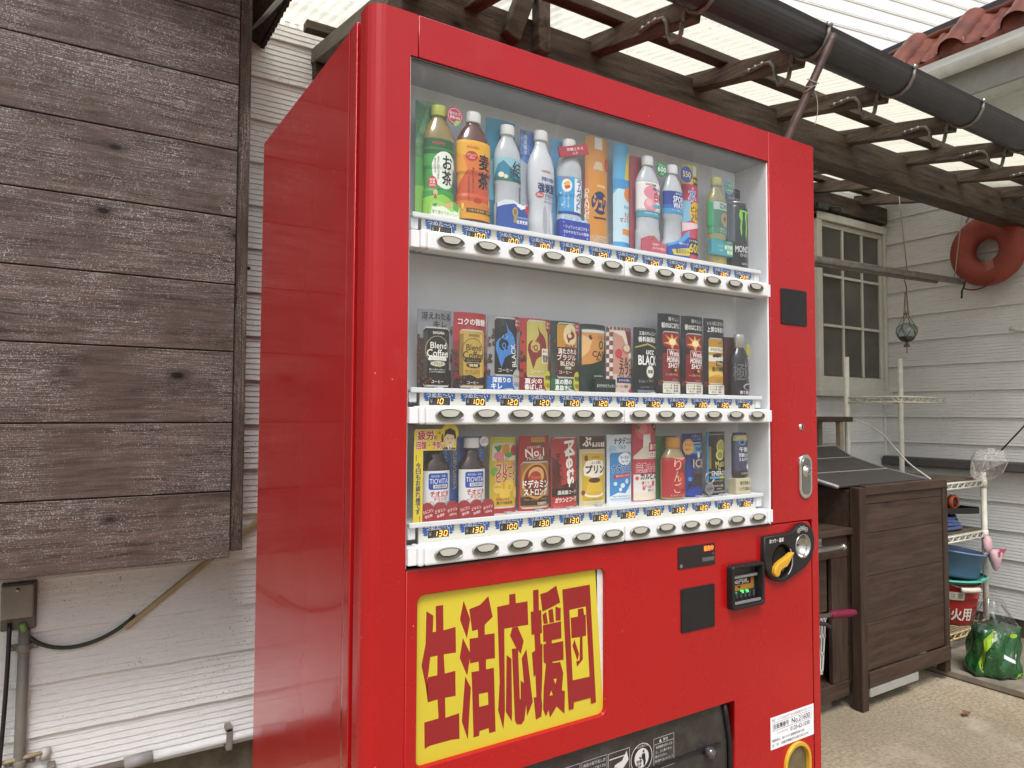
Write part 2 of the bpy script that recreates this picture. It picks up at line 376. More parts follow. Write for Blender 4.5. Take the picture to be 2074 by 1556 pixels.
def printed(name, parent, ops, surf, base=.15, step=.06, cut=6.0, vcuts=()):
    bm = bmesh.new(); mats = []
    def mi(c):
        m = c if isinstance(c, bpy.types.Material) else ink(c)
        if m not in mats: mats.append(m)
        return mats.index(m)
    off = base
    for op in ops:
        off += step
        if op[0] == 'p':
            pl, c = op[1], op[2]; k = mi(c)
            vs = [bm.verts.new((a, b, off)) for a, b in pl]
            for t in tessellate_polygon([[Vector((a, b, 0)) for a, b in pl]]):
                try: f = bm.faces.new([vs[i] for i in t]); f.material_index = k
                except ValueError: pass
        elif op[0] == 'f':
            k = mi(op[3]); vs = [bm.verts.new((a, b, off)) for a, b in op[1]]
            for t in op[2]:
                f = bm.faces.new([vs[i] for i in t]); f.material_index = k
        else:
            kind, s, cu, cv, w, h, c, bold, rot, sk = op; k = mi(c)
            parts = [(s, cu, cv, w, h)]
            if kind == 'tv':
                n = len(s); parts = [(ch, cu, cv + h / 2 - h / n * (i + .5), w, h / n * .92) for i, ch in enumerate(s)]
            ca, sa = math.cos(math.radians(rot)), math.sin(math.radians(rot))
            for (q, pu, pv, pw, ph) in parts:
                if q == ' ': continue
                gv, gf, x0, x1, y0, y1 = glyphs(q, bold)
                # heavier weights: the same glyph laid down again, a hair's breadth aside and above
                hb = bold * (.55 if any(ord(ch) > 255 for ch in q) else .3) * ph / max(y1 - y0, .4) if bold >= .02 else 0
                for ci, (du, dv) in enumerate(((-hb, -hb), (hb, -hb), (-hb, hb), (hb, hb)) if hb else ((0, 0),)):
                    vs = []
                    for (a, b) in gv:
                        a = (a - (x0 + x1) / 2) / max(x1 - x0, 1e-4) * pw + du; b = (b - (y0 + y1) / 2) / max(y1 - y0, 1e-4) * ph + dv
                        a += b * sk
                        vs.append(bm.verts.new((pu + a * ca - b * sa, pv + a * sa + b * ca, off + .004 * ci)))
                    for t in gf:
                        try: f = bm.faces.new([vs[i] for i in t]); f.material_index = k
                        except ValueError: pass
    if cut:
        us = [v.co.x for v in bm.verts]
        a = math.floor(min(us) / cut) * cut + cut
        while a < max(us):
            bmesh.ops.bisect_plane(bm, geom=bm.verts[:] + bm.edges[:] + bm.faces[:], plane_co=(a, 0, 0), plane_no=(1, 0, 0), dist=1e-4)
            a += cut
    if vcuts:
        vv = [v.co.y for v in bm.verts]
        for a in vcuts:
            if min(vv) < a < max(vv): bmesh.ops.bisect_plane(bm, geom=bm.verts[:] + bm.edges[:] + bm.faces[:], plane_co=(0, a, 0), plane_no=(0, 1, 0), dist=1e-4)
    for v in bm.verts:
        x, y, z = surf(v.co.x, v.co.y, v.co.z); v.co = (x * .001, y * .001, z * .001)
    bm.normal_update()
    me = bpy.data.meshes.new(name); bm.to_mesh(me); bm.free()
    for m in mats: me.materials.append(m)
    return link(name, me, parent)
def flat_xz(u, v, o): return (u, -o, v)
# ================================================================== SETTING
YW, XW = 1.30, 3.718
g = MB(); g.add([(-60, -60, 0), (60, -60, 0), (60, 60, 0), (-60, 60, 0)], [(0, 1, 2, 3)], GROUND)
tag(g.build('ground'), None, kind='structure')
st = MB(); st.box(2.95, XW + .1, -6, YW + .02, 0.0015, .035, SLAB)
tag(st.build('pavement', bevel=.006), None, kind='structure')

house = thing('house', 'white sided house standing behind and to the right of the red vending machine', 'house', (3.0, YW, 0))
def board_mesh(name, L, p, mat, ribs=7, seg=.025, jit=.0008, lap=.012, dep=.003):
    """one siding board: front towards -y, bottom edge proud, horizontal brushed ribs"""
    rnd = random.Random(len(name) * 7 + int(L * 100)); n = max(2, int(L / seg)); prof = []
    for i in range(ribs):
        v0 = p * (i + .10) / ribs; v1 = v0 + .0012; v2 = p * (i + 1.02) / ribs
        for v, d in ((v0, .0), (v1, dep), (v2, .0006)):
            prof.append((v, -lap * (1 - .75 * v / p) - d))
    prof = [(0.0, -lap * .2), (0.001, -lap)] + prof + [(p + .004, -.001)]
    ph = [[rnd.uniform(0, 6.28) for _ in range(3)] for _ in prof]
    vs = []
    for k in range(n + 1):
        x = L * k / n
        for q, (v, d) in enumerate(prof):
            w_ = ph[q // 3]; j = jit * (math.sin(x * 21 + w_[0]) + .7 * math.sin(x * 47 + w_[1]) + .5 * math.sin(x * 90 + w_[2]))
            vs.append((x, d, v + (j if 1 < q < len(prof) - 1 else 0)))
    m = len(prof)
    fs = [(k * m + q, (k + 1) * m + q, (k + 1) * m + q + 1, k * m + q + 1) for k in range(n) for q in range(m - 1)]
    me = bpy.data.meshes.new(name); me.from_pydata(vs, [], fs); me.materials.append(mat); me.update(); return me
def wall(name, me_list, p, z0, z1, first, place, core):
    w_ = core.build(name, house); k = first
    i = 0
    while k < z1:
        if k + p > z0:
            b = link('siding_board', me_list[i % len(me_list)], w_, place(k)[0]); b.rotation_euler.z = place(k)[1]
        k += p; i += 1
    return w_
# wall behind, left of the machine and behind it
c = MB(); c.box(-1.6, .95, YW + .003, YW + .12, .13, 2.95, SID_L); 
wall('wall', [board_mesh('siding_board', 2.55, .1409, SID_L, 8, .025, .0007, .014, .0032), board_mesh('siding_board_', 2.55, .1409, SID_L, 8, .025, .0007, .014, .0032)], .1409, .13, 2.9, .417 - 2 * .1409, lambda z: ((-1.6, YW, z), 0), c)
c = MB(); c.box(.95, XW, YW + .003, YW + .12, .13, 2.52, SID_R)
wall('wall', [board_mesh('siding_board', XW - .955, .1452, SID_R, 9, .05, .0005, .012, .0019), board_mesh('siding_board_b', XW - .955, .1452, SID_R, 9, .05, .0005, .012, .0019)], .1452, .13, 2.45, .277 - .1452, lambda z: ((.955, YW, z), 0), c)
# wing wall on the right, boards run towards the viewer
c = MB(); c.box(XW + .003, XW + .12, -1.9, YW + .11, .13, 2.95, SID_R)
wall('wall', [board_mesh('siding_board', 3.2, .1452, SID_R, 9, .05, .0005, .012, .0019), board_mesh('siding_board_c', 3.2, .1452, SID_R, 9, .05, .0005, .012, .0019)], .1452, .13, 2.85, .277 - .1452, lambda z: ((XW, YW, z), -math.pi / 2), c)
# upper storey, farther back
ang = math.atan2(-.184, .983)
def upos(t, z): return (3.2 + math.cos(ang) * t, 3.8 + math.sin(ang) * t, z)
c = MB(); a, b = upos(0, 0), upos(10, 0)
c.add([(a[0], a[1] + .01, 2.4), (b[0], b[1] + .01, 2.4), (b[0], b[1] + .01, 8.5), (a[0], a[1] + .01, 8.5)], [(0, 1, 2, 3)], SID_L)
wall('wall', [board_mesh('siding_board', 10, .150, SID_L, 1, .6, 0, .011)], .150, 2.5, 8.3, 2.5, lambda z: (upos(0, z), ang), c)
lr = MB(); lr.add([(.95, YW, 2.50), (XW + .3, YW, 2.50), (9, 3.9, 3.4), (.95, 4.2, 3.4)], [(0, 1, 2, 3)], plain((.05, .045, .045), .6)); lr.build('roof', house)
f = MB(); f.box(-1.6, XW, YW + .02, YW + .14, 0.0, .132, FOUND); f.box(XW + .02, XW + .14, -1.9, YW + .1, 0.0, .132, FOUND); f.build('foundation', house)
cb = MB(); cb.box(XW - .022, XW + .004, YW - .02, YW + .004, .14, 2.4, SID_R); cb.build('corner_trim', house, bevel=.002)

# window
WF = plain((.50, .49, .43), .45, var=.06)
win = MB()
for a in ((3.03, 3.075, 1.27, 2.262), (3.672, 3.70, 1.27, 2.262)): win.box(a[0], a[1], YW - .045, YW + .004, a[2], a[3], WF)
win.box(3.03, 3.70, YW - .05, YW + .004, 2.225, 2.268, WF); win.box(3.02, 3.712, YW - .06, YW + .004, 1.262, 1.30, WF)
win = win.build('window', house, bevel=.003)
sash = MB(); sash.box(3.076, 3.671, YW - .03, YW - .012, 1.301, 1.372, WF); sash.box(3.076, 3.671, YW - .03, YW - .012, 2.196, 2.224, WF)
sash.box(3.076, 3.092, YW - .03, YW - .012, 1.373, 2.195, WF); sash.box(3.645, 3.671, YW - .03, YW - .012, 1.373, 2.195, WF)
sash.build('sash', win, bevel=.002)
GL = plain((.075, .070, .060), .1, var=.45, vs=3.0)
CUR = plain((.10, .075, .06), .8)
xs = [3.092, 3.283, 3.47, 3.645]; zs = [1.373, 1.652, 1.928, 2.195]
for k in (1, 2):
    b = MB(); b.box(xs[k] - .008, xs[k] + .008, YW - .032, YW - .014, 1.373, 2.195, WF); b.build('muntin', win, bevel=.002)
    for q in range(3):
        b = MB(); b.box(xs[q] + .009, xs[q + 1] - .009, YW - .031, YW - .015, zs[k] - .007, zs[k] + .007, WF); b.build('muntin', win)
for i in range(3):
    for j in range(3):
        b = MB(); b.box(xs[i] + .004, xs[i + 1] - .004, YW - .022, YW - .018, zs[j] + .004, zs[j + 1] - .004, GL); b.build('pane', win)

# eave of the wing: gutter, fascia, soffit and barrel tiles
GW = plain((.70, .70, .66), .4, var=.15, vs=8)
TILE = plain((.145, .040, .022), .4, var=.4, vs=9, bump=.3, bs=60, spec=.3)
TILED = plain((.17, .05, .028), .5, var=.35, vs=9)
gp = [(3.42 + .052 * math.cos(t), 2.965 + .052 * math.sin(t)) for t in (math.pi * (1 + k / 10) for k in range(11))]
o = MB(); o.prism(gp + [(3.478, 2.985), (3.468, 2.985)] + [(3.42 + .046 * math.cos(t), 2.967 + .046 * math.sin(t)) for t in (math.pi * (2 - k / 10) for k in range(11))] + [(3.362, 2.985)], -1.8, 1.27, GW, 'y'); o.build('gutter', house)
o = MB(); o.box(3.478, 3.50, -1.8, 1.28, 2.80, 2.99, plain((.30, .29, .26), .6)); o.build('fascia', house)
o = MB(); o.box(3.50, XW + .05, -1.8, 1.29, 2.83, 2.845, SID_R); o.build('soffit', house)
rf = MB(); rf.add([(3.40, -1.8, 2.995), (3.40, 1.29, 2.995), (3.66, 1.29, 3.235), (3.66, -1.8, 3.235), (3.66, 1.29, 2.9), (3.66, -1.8, 2.9), (3.4, 1.29, 2.96), (3.4, -1.8, 2.96)], [(0, 1, 2, 3), (0, 3, 5, 7), (1, 6, 4, 2), (0, 7, 6, 1)], TILED)
rf = rf.build('roof', house)
def tile_mesh():
    b = MB(); d = Vector((.26, 0, .24)); dn = d.normalized(); nn = Vector((-dn.z, 0, dn.x))
    # cover barrel
    for (cy, r, off, mt) in ((0, .062, .018, TILE),):
        vs = []; fs = []; N = 10; K = 6
        for k in range(K + 1):
            p = d * (k / K)
            for i in range(N + 1):
                t = math.pi * i / N
                vs.append(p + Vector((0, r * math.cos(t) * (1 + .07 * (k % 2)), 0)) + nn * (off + r * math.sin(t) * (1 + .07 * (k % 2))))
        for k in range(K):
            for i in range(N): fs.append((k * (N + 1) + i, k * (N + 1) + i + 1, (k + 1) * (N + 1) + i + 1, (k + 1) * (N + 1) + i))
        b.add(vs, fs, mt, True)
    b.lathe([(.0, -.012), (.05, -.012), (.066, -.004), (.07, .006), (.066, .014)], TILE, (-.006, 0, .026), 18, 1, 'x')
    # wavy pan on both sides, hanging lip
    for s_ in (-1, 1):
        vs = []; fs = []; N = 8; K = 6
        for k in range(K + 1):
            p = d * (k / K)
            for i in range(N + 1):
                y = s_ * (.05 + .098 * i / N); h = .018 + .012 * math.cos(i / N * math.pi * 1.6) + (.01 if k % 2 else 0)
                vs.append(p + Vector((0, y, 0)) + nn * h)
        for k in range(K):
            for i in range(N): fs.append((k * (N + 1) + i, k * (N + 1) + i + 1, (k + 1) * (N + 1) + i + 1, (k + 1) * (N + 1) + i))
        b.add(vs, fs, TILE, True)
        pl = [(s_ * .05, .02), (s_ * .148, .0), (s_ * .148, -.02), (s_ * .10, -.045), (s_ * .06, -.03)]
        b.prism(pl, -.012, .002, TILE, 'x')
    return b.build('roof_tile', None)
t0 = tile_mesh(); tm = t0.data; bpy.data.objects.remove(t0)
for y in (1.02, .725, .435, .145, -.145, -.435): link('roof_tile', tm, rf, (3.395, y, 3.01))
o = MB(); o.tube([(3.64, y, 3.262 + .004 * math.sin(y * 30)) for y in [-1.8 + .1 * k for k in range(31)]], .022, TILE, 8); o.build('ridge_tile', rf)
o = MB(); o.box(3.655, 3.69, -1.8, 1.29, 3.22, 3.325, plain((.045, .042, .045), .5)); o.build('flashing', rf, bevel=.004)
# skirting duct along the wing wall
o = MB(); o.box(XW - .062, XW - .014, -1.2, YW - .02, .872, .925, plain((.085, .08, .078), .5, var=.2)); o.build('skirting', house, bevel=.008, seg=2)

# ------------------------------------------------------------------ plank closet hung on the wall
closet = thing('storage_closet', 'weathered brown plank closet hung on the white siding left of the vending machine', 'closet', (-.5, 1.0, .763))
zs = [.763, .945, 1.133, 1.329, 1.515, 1.704, 1.893, 2.081, 2.272, 2.46, 2.65]
for k in range(10):
    b = MB(); b.box(-1.25, -.004, 1.0, 1.018, zs[k] + .0015, zs[k + 1] - .0015, PLANK)
    pk = b.build('plank', closet, bevel=.0018)
    for dz in ((.04, .145) if k else (.12,)):
        nl = MB(); nl.lathe([(.0, -.0006), (.003, -.0006), (.0034, .0), (.0034, .004)], plain((.05, .04, .038), .4, .6), (-.022, 1.0, zs[k] + dz), 10, 1, 'y'); nl.build('nail', pk)
b = MB(); b.box(-.001, .032, 1.014, 1.05, .779, 2.62, TRIMW); b.build('corner_trim', closet, bevel=.002)
b = MB(); b.lathe([(.0, .012), (.004, .01), (.007, .0), (.007, -.004)], BLACKP, (.032, 1.03, 1.572), 10, 1, 'x'); b.build('latch', closet)
b = MB(); b.box(-1.25, .012, 1.02, YW - .013, .79, 2.6, plain((.035, .025, .022), .8)); b.build('carcass', closet)
b = MB(); b.beam((-.4, 1.05, 2.66), (.118, 1.05, 2.363), .62, .02, BEAMW, (0, 0, 1)); 
rfc = b.build('roof', closet)
b = MB(); n = 50; pl = []
for i in range(n + 1): pl.append((.76 + .54 * i / n, 2.352 + (.006 if i % 3 == 0 else -.004 + .004 * random.random())))
b.prism(pl + [(1.30, 2.385), (.76, 2.385)], .117, .13, plain((.03, .024, .022), .7), 'x'); b.build('roof_edge', rfc)

# ------------------------------------------------------------------ fittings on the wall under the closet
JB = plain((.24, .215, .18), .5, var=.12); CABLE = plain((.012, .012, .013), .4)
jb = thing('junction_box', 'small grey junction box under the plank closet at the left picture edge', 'junction box', (-.486, YW - .015, .58))
b = MB(); b.box(-.523, -.451, YW - .055, YW - .014, .612, .70, JB); b.build('cover', jb, bevel=.004, seg=2)
b = MB(); b.box(-.524, -.444, YW - .030, YW - .011, .576, .703, plain((.12, .10, .082), .5)); b.build('base', jb, bevel=.003)
b = MB(); b.lathe([(.0, -.002), (.005, -.002), (.005, .003)], STEEL, (-.487, YW - .056, .688), 10, 1, 'y'); b.build('screw', jb)
cd = thing('conduit_pipe', 'grey vertical conduit pipe running down from the junction box', 'pipe', (-.472, YW - .03, 0))
CP = plain((.20, .185, .16), .5, var=.1)
b = MB(); b.tube([(-.470, YW - .03, .576), (-.472, YW - .03, .3), (-.474, YW - .03, .0)], .0135, CP, 14); b.build('tube', cd)
for z in (.527, .222):
    b = MB(); b.lathe([(.0155, -.011), (.0155, .011)], CP, (-.471, YW - .03, z), 14)
    for s_ in (-1, 1): b.box(-.471 + s_ * .024 - .010, -.471 + s_ * .024 + .010, YW - .020, YW - .011, z - .008, z + .008, CP); b.lathe([(.0, -.003), (.004, -.003), (.004, .004)], STEEL, (-.471 + s_ * .026, YW - .021, z), 8, 1, 'y')
    b.build('clamp', cd, bevel=.001)
def bez(p, n=16):
    P_ = [Vector(q) for q in p]; out = []
    for i in range(n + 1):
        t = i / n; Q = P_[:]
        while len(Q) > 1: Q = [Q[k].lerp(Q[k + 1], t) for k in range(len(Q) - 1)]
        out.append(Q[0])
    return out
b = MB(); b.tube(bez([(-.503, YW - .04, .60), (-.503, YW - .05, .45), (-.51, YW - .04, .3), (-.53, YW - .03, .0)]), .0055, CABLE, 8)
tag(b.build('cable'), 'black cable hanging down from the junction box at the left edge', 'cable')
b = MB(); b.tube(bez([(-.474, YW - .035, .585), (-.455, YW - .03, .52), (-.37, YW - .02, .475), (-.27, YW - .018, .51), (-.205, YW - .02, .572)]), .0058, plain((.028, .036, .018), .5), 8)
gc = b.build('cable'); tag(gc, 'dark green cable sagging from the junction box to the beige cable cover', 'cable')
b = MB(); b.tube([(-.476, YW - .036, .594), (-.470, YW - .036, .572)], .009, plain((.16, .30, .09), .5), 8); b.build('sleeve', gc)
b = MB(); b.beam((-.232, YW - .018, .538), (.20, YW - .018, .868), .014, .021, plain((.42, .34, .19), .55, var=.1), (0, -1, 0))
tag(b.build('cable_cover', bevel=.003), 'beige diagonal cable cover strip on the siding beside the machine', 'cable cover')
wp = thing('water_pipe', 'pale horizontal pipe clipped along the foot of the siding', 'pipe', (-.1, YW - .035, .17))
PA = plain((.62, .62, .63), .4, var=.1); PB = plain((.20, .17, .15), .55, var=.2)
b = MB(); b.tube([(-.165, YW - .035, .163), (.55, YW - .035, .171), (.9, YW - .035, .172)], .0125, PA, 12); b.build('tube', wp)
b = MB(); b.tube([(-1.1, YW - .035, .152), (-.19, YW - .035, .160)], .0125, PB, 12); b.build('lagged_tube', wp)
b = MB(); b.tube([(-.225, YW - .035, .160), (-.152, YW - .035, .163)], .017, plain((.26, .25, .25), .5), 12); b.build('coupling', wp)
for x in (-.40, .056):
    b = MB(); b.box(x - .009, x + .009, YW - .052, YW - .045, .145, .200, PB); b.box(x - .009, x + .009, YW - .052, YW - .012, .190, .205, PB); b.box(x - .009, x + .009, YW - .052, YW - .012, .135, .148, PB); b.build('clip', wp, bevel=.002)
b = MB(); b.tube(bez([(-.56, YW - .02, .225), (-.45, YW - .05, .245), (-.42, YW - .02, .235)]), .006, plain((.32, .25, .16), .6), 8)
b.tube([(-.416, YW - .018, .215), (-.414, YW - .018, .245)], .012, plain((.5, .49, .46), .5), 10)
tag(b.build('rope'), 'tan cord looped across the conduit pipe near the bottom left corner', 'cord')

# ------------------------------------------------------------------ pergola
perg = thing('pergola', 'dark timber pergola with corrugated translucent roof above the machine', 'pergola', (.835, .79, 0))
def zr(Y): return 2.169 + .20 * (Y - .158)
b = MB(); b.box(.28, XW - .012, .529, .617, 2.118, 2.255, BEAMW); b.build('beam', perg, bevel=.004)
b = MB(); b.box(.285, XW - .02, YW - .055, YW - .014, 2.285, 2.382, RAFTW if 0 else BEAMW); b.build('ledger', perg, bevel=.003)
b = MB(); b.box(.80, .868, .735, .80, .0, 2.29, plain((.028, .02, .017), .65, var=.3)); b.build('post', perg, bevel=.003)
rx = [.478 + .4232 * k for k in range(8)]
for x in rx:
    b = MB(); b.beam((x, .144, zr(.144)), (x, YW - .015, zr(YW - .015)), .045, .052, RAFTW); b.build('rafter', perg, bevel=.002)
b = MB(); b.beam((.305, .144, zr(.144) - .01), (.305, YW - .015, zr(YW - .015) - .03), .048, .05, GREYW); tag(b.build('rafter', perg, bevel=.002), 'grey weathered edge rafter')
for y in (.176, .41, .76, 1.20):
    b = MB(); b.box(.235, XW - .03, y - .02, y + .02, zr(y) + .0262, zr(y) + .054, BEAMW); b.build('purlin', perg, bevel=.002)
# slanting brace beside the post
b = MB(); b.box(.668, .706, .488, .5275, 2.15, 2.40, RAFTW); b.build('hanger_board', perg, bevel=.003)
b = MB(); b.beam((.585, .508, 2.165), (.664, .508, 2.38), .034, .05, BEAMW, (1, 0, 0)); b.build('brace', perg, bevel=.003)
def sheet(x0, x1, seed):
    n = int((x1 - x0) / .032) * 6; vs = []; fs = []; rnd = random.Random(seed)
    ys = [.08, .4, .75, 1.05, YW - .016]
    for y in ys:
        for i in range(n + 1):
            x = x0 + (x1 - x0) * i / n
            vs.append((x, y, zr(y) + .066 + .0085 * math.sin(2 * math.pi * x / .032)))
    for j in range(len(ys) - 1):
        for i in range(n): a = j * (n + 1) + i; fs.append((a, a + 1, a + n + 2, a + n + 1))
    m = MB(); m.add(vs, fs, POLY, True); return m.build('roof_sheet', perg, recalc=False)
x = .15; k = 0
while x < XW - .1:
    x1 = min(x + .60, XW - .02); sheet(x, x1 + .002, k); x = x1; k += 1
# curled end of the sheet hanging down the wall
vs = []; fs = []; n = 16
for j in range(7):
    for i in range(n + 1):
        t = i / n; xx = .155 - .02 * t - .07 * t * t; y = YW - .02 - .16 * j
        vs.append((xx, y, zr(y) + .066 - .085 * t * t - .01 * t + .006 * math.sin(t * 14)))
for j in range(6):
    for i in range(n): a = j * (n + 1) + i; fs.append((a, a + 1, a + n + 2, a + n + 1))
b = MB(); b.add(vs, fs, POLY, True); b.build('roof_sheet', perg, recalc=False)
# gutter along the front edge
GU = plain((.030, .027, .026), .4, var=.3, vs=12)
gy, gz, gr = .097, 2.188, .052
o_ = [(gy + gr * math.cos(t), gz + gr * math.sin(t)) for t in (math.pi + math.pi * k / 14 for k in range(15))]
i_ = [(gy + (gr - .004) * math.cos(t), gz + .002 + (gr - .004) * math.sin(t)) for t in (2 * math.pi - math.pi * k / 14 for k in range(15))]
b = MB(); b.prism(o_ + [(gy + gr + .004, gz + .012)] + i_ + [(gy - gr - .004, gz + .012)], .2, 4.3, GU, 'x')
gut = b.build('gutter', perg)
BR = plain((.20, .185, .16), .5, .3, var=.3, vs=60)
def bracket_mesh():
    b = MB(); z0 = -.012
    path = [(.16, .012), (.10, .012), (.075, .008), (.060, -.010), (.056, -.045), (.046, -.068), (.028, -.075), (.012, -.062), (.006, -.035)]
    path += [(.0 + 0 * k, .0) for k in range(0)]
    around = [((gy - .154) + (gr + .004) * math.cos(t), (gz - zr(.154)) + (gr + .004) * math.sin(t)) for t in (math.radians(a) for a in (-20, -45, -75, -105, -135, -165, -185))]
    b.tube([(0, y, z) for y, z in path], .0062, BR, 6); b.tube([(0, y, z) for y, z in [(.006, -.035), (.004, -.02)] + around], .0052, BR, 6)
    for y in (.095, .118, .142): b.lathe([(.0, -.006), (.005, -.006), (.005, 0)], STEEL, (-.004, y, .012), 8, 1, 'x')
    b.lathe([(.0, -.008), (.006, -.008), (.006, .008), (.0, .008)], STEEL, (0, gy - .154 - gr - .006, gz - zr(.154) + .012), 8, 1, 'x')
    o = b.build('gutter_bracket', None); me = o.data; bpy.data.objects.remove(o); return me
bm_ = bracket_mesh()
for x in rx: link('gutter_bracket', bm_, gut, (x - .029, .154, zr(.154)))
# bamboo tied to the gutter
bb = thing('bamboo_pole', 'thin brown bamboo stick tied slantwise to the dark gutter', 'pole', (1.174, .13, 1.80))
A, B_ = Vector((1.305, .034, 2.172)), Vector((1.174, .13, 1.805)); pts = []; rr = []
for i in range(25):
    t = i / 24; pts.append(A.lerp(B_, t)); rr.append(.0105 * (1.22 if i % 6 == 3 else 1))
b = MB(); b.tube(pts, rr, plain((.075, .038, .03), .5, var=.25), 8); b.build('cane', bb)
b = MB()
for k in range(3):
    c0 = A.lerp(B_, .34 + .03 * k); b.tube([c0 + Vector((.016 * math.cos(t), .014 * math.sin(t), .01 * math.sin(t + k))) for t in [2 * math.pi * q / 10 for q in range(10)]], .0012, plain((.35, .33, .3), .6), 5, True)
b.tube(bez([A.lerp(B_, .36), A.lerp(B_, .36) + Vector((.03, -.01, -.05)), A.lerp(B_, .36) + Vector((.01, 0, -.11))]), .001, plain((.35, .33, .3), .6), 5); b.build('twine', bb)
# ================================================================== YARD OBJECTS
box_ = thing('storage_box', 'tall dark brown wooden storage box with hinged black lid beside the wire rack', 'storage box', (2.6, .6, 0))
for z0, z1 in ((.805, .868), (.69, .8045), (.520, .6895), (.338, .5195), (.152, .3375)):
    b = MB(); b.box(2.308, 2.896, .574, .59, z0 + .0012, z1 - .0004, BINW); b.build('plank', box_, bevel=.0007)
b = MB(); b.box(2.302, 2.925, .560, .573, .090, .150, BINW); b.build('bottom_rail', box_, bevel=.002)
b = MB(); b.box(2.300, 2.92, .565, .593, .84, .880, BINW); b.build('top_rail', box_, bevel=.004)
for x0, x1, z0 in ((2.264, 2.307, .0), (2.897, 2.936, .035)):
    b = MB(); b.box(x0, x1, .568, .612, z0, .872, BINV); b.build('leg', box_, bevel=.003)
    b = MB(); b.box(x0, x1, 1.12, 1.16, z0, .95, BINV); b.build('leg', box_, bevel=.003)
for z0, z1 in ((.10, .29), (.292, .48), (.482, .67), (.672, .86)):
    b = MB(); b.box(2.27, 2.285, .613, 1.119, z0, z1, BINW); b.build('side_plank', box_, bevel=.0015)
    b = MB(); b.box(2.905, 2.92, .613, 1.119, z0, z1, BINW); b.build('side_plank', box_)
b = MB(); b.box(2.29, 2.9, 1.10, 1.115, .1, .93, BINW); b.build('back_panel', box_)
b = MB(); b.box(2.308, 2.66, .562, .58, .052, .088, plain((.32, .31, .28), .6)); b.build('skirt', box_, bevel=.003)
LID = plain((.052, .047, .046), .5, var=.15, vs=30); LST = plain((.35, .34, .32), .45)
L_ = [(.622, .874), (.800, .907), (.968, .952), (1.06, 1.003)]
for k in range(3):
    (y0, z0), (y1, z1) = L_[k], L_[k + 1]
    b = MB(); b.beam((2.52, y0 + .003, z0), (2.52, y1 - .003, z1), .68, .008, LID); pn = b.build('lid_panel', box_, bevel=.001)
    b = MB(); b.beam((2.18, y1, z1 + .004), (2.86, y1, z1 + .004), .007, .005, LST); b.build('lid_strip', pn)
    b = MB(); b.beam((2.862, y0, z0 + .002), (2.862, y1, z1 + .002), .007, .010, LST); b.build('lid_strip', pn)
b = MB(); b.tube([(2.195, .615, .876), (2.195, .80, .915)], .007, LST, 8); b.build('lid_edge', box_)

cab = thing('cabinet', 'low brown wooden cabinet with steel towel bar right of the machine', 'cabinet', (2.05, .8, 0))
for nm, a in (('top', (1.66, 2.292, .600, 1.05, .688, .712)), ('top_rail', (1.68, 2.262, .622, .64, .598, .686)), ('panel', (1.68, 2.150, .640, .652, .392, .597)), ('bottom_rail', (1.68, 2.262, .622, .66, .052, .112)), ('floor', (1.70, 2.26, .661, 1.0, .085, .11)), ('back_panel', (1.70, 2.26, 1.0, 1.02, .05, .687)), ('side_panel', (2.262, 2.275, .64, 1.02, .05, .687)), ('side_panel', (1.665, 1.68, .64, 1.02, .05, .687))):
    b = MB(); b.box(*a, BINW); b.build(nm, cab, bevel=.002)
for a in ((2.158, 2.208), (2.210, 2.262)):
    b = MB(); b.box(a[0], a[1], .624, .642, .113, .597, BINV); b.build('stile', cab, bevel=.002)
b = MB(); b.box(2.13, 2.20, .66, .72, .0, .05, plain((.16, .13, .095), .7, var=.3)); b.build('foot', cab, bevel=.002)
b = MB(); b.box(1.70, 1.77, .66, .72, .0, .05, plain((.16, .13, .095), .7, var=.3)); b.build('foot', cab, bevel=.002)
b = MB(); b.tube([(1.70, .572, .652), (2.158, .572, .652)], .0105, plain((.45, .44, .41), .35, .9), 12); b.lathe([(.0, 0), (.013, 0), (.013, .015), (.0, .015)], STEEL, (2.146, .572, .652), 12, 1, 'x'); bar = b.build('towel_bar', cab)
for x in (1.74, 2.075):
    b = MB(); b.box(x - .012, x + .012, .618, .6225, .635, .69, STEEL); b.tube([(x, .62, .655), (x, .572, .652)], .006, STEEL, 8); b.build('bracket', bar, bevel=.001)

b = MB(); st_ = thing('digging_tool', 'steel garden tool with ribbed dark pink handle above the white basket', 'tool', (1.95, .52, .42))
b.tube([(1.75, .52, .452), (2.00, .525, .428)], .008, STEEL, 10); b.build('shaft', st_)
b = MB(); pts = []; rr = []
for i in range(26):
    t = i / 25; pts.append((2.0 + .155 * t, .525 + .003 * t, .428 - .014 * t)); rr.append((.0125 + .0022 * (i % 2)) * (1 - .35 * max(0, t - .8) / .2))
b.tube(pts, rr, plain((.17, .012, .04), .6, spec=.3), 12); b.build('handle', st_)
b = MB(); b.tube([(1.78, .50, .445), (1.95, .515, .405), (1.99, .52, .385)], .008, plain((.02, .018, .02), .5), 8); b.build('trigger', st_)
tk = thing('basket', 'white slotted plastic basket hooked on the front of the low brown cabinet', 'basket', (1.93, .60, .2))
WB = plain((.55, .55, .53), .45)
b = MB(); x0, x1, y0, y1 = 1.80, 2.045, .572, .6195
def bx_(z): return x1 - .028 * (1 - (z - .2) / .2)
for z in (.205, .27, .335, .40): b.box(x0, bx_(z), y0, y0 + .004, z - .005, z + .005, WB)
for i in range(14): b.beam((x0 + .004 + i * .0162, y0 + .002, .20), (x0 + .004 + i * .018, y0 + .002, .405), .006, .004, WB, (0, 1, 0))
b.build('front_grid', tk)
b = MB()
for i in range(4): yy = y0 + .008 + .012 * i; b.beam((bx_(.2), yy, .20), (bx_(.405), yy, .405), .004, .005, WB, (0, 1, 0))
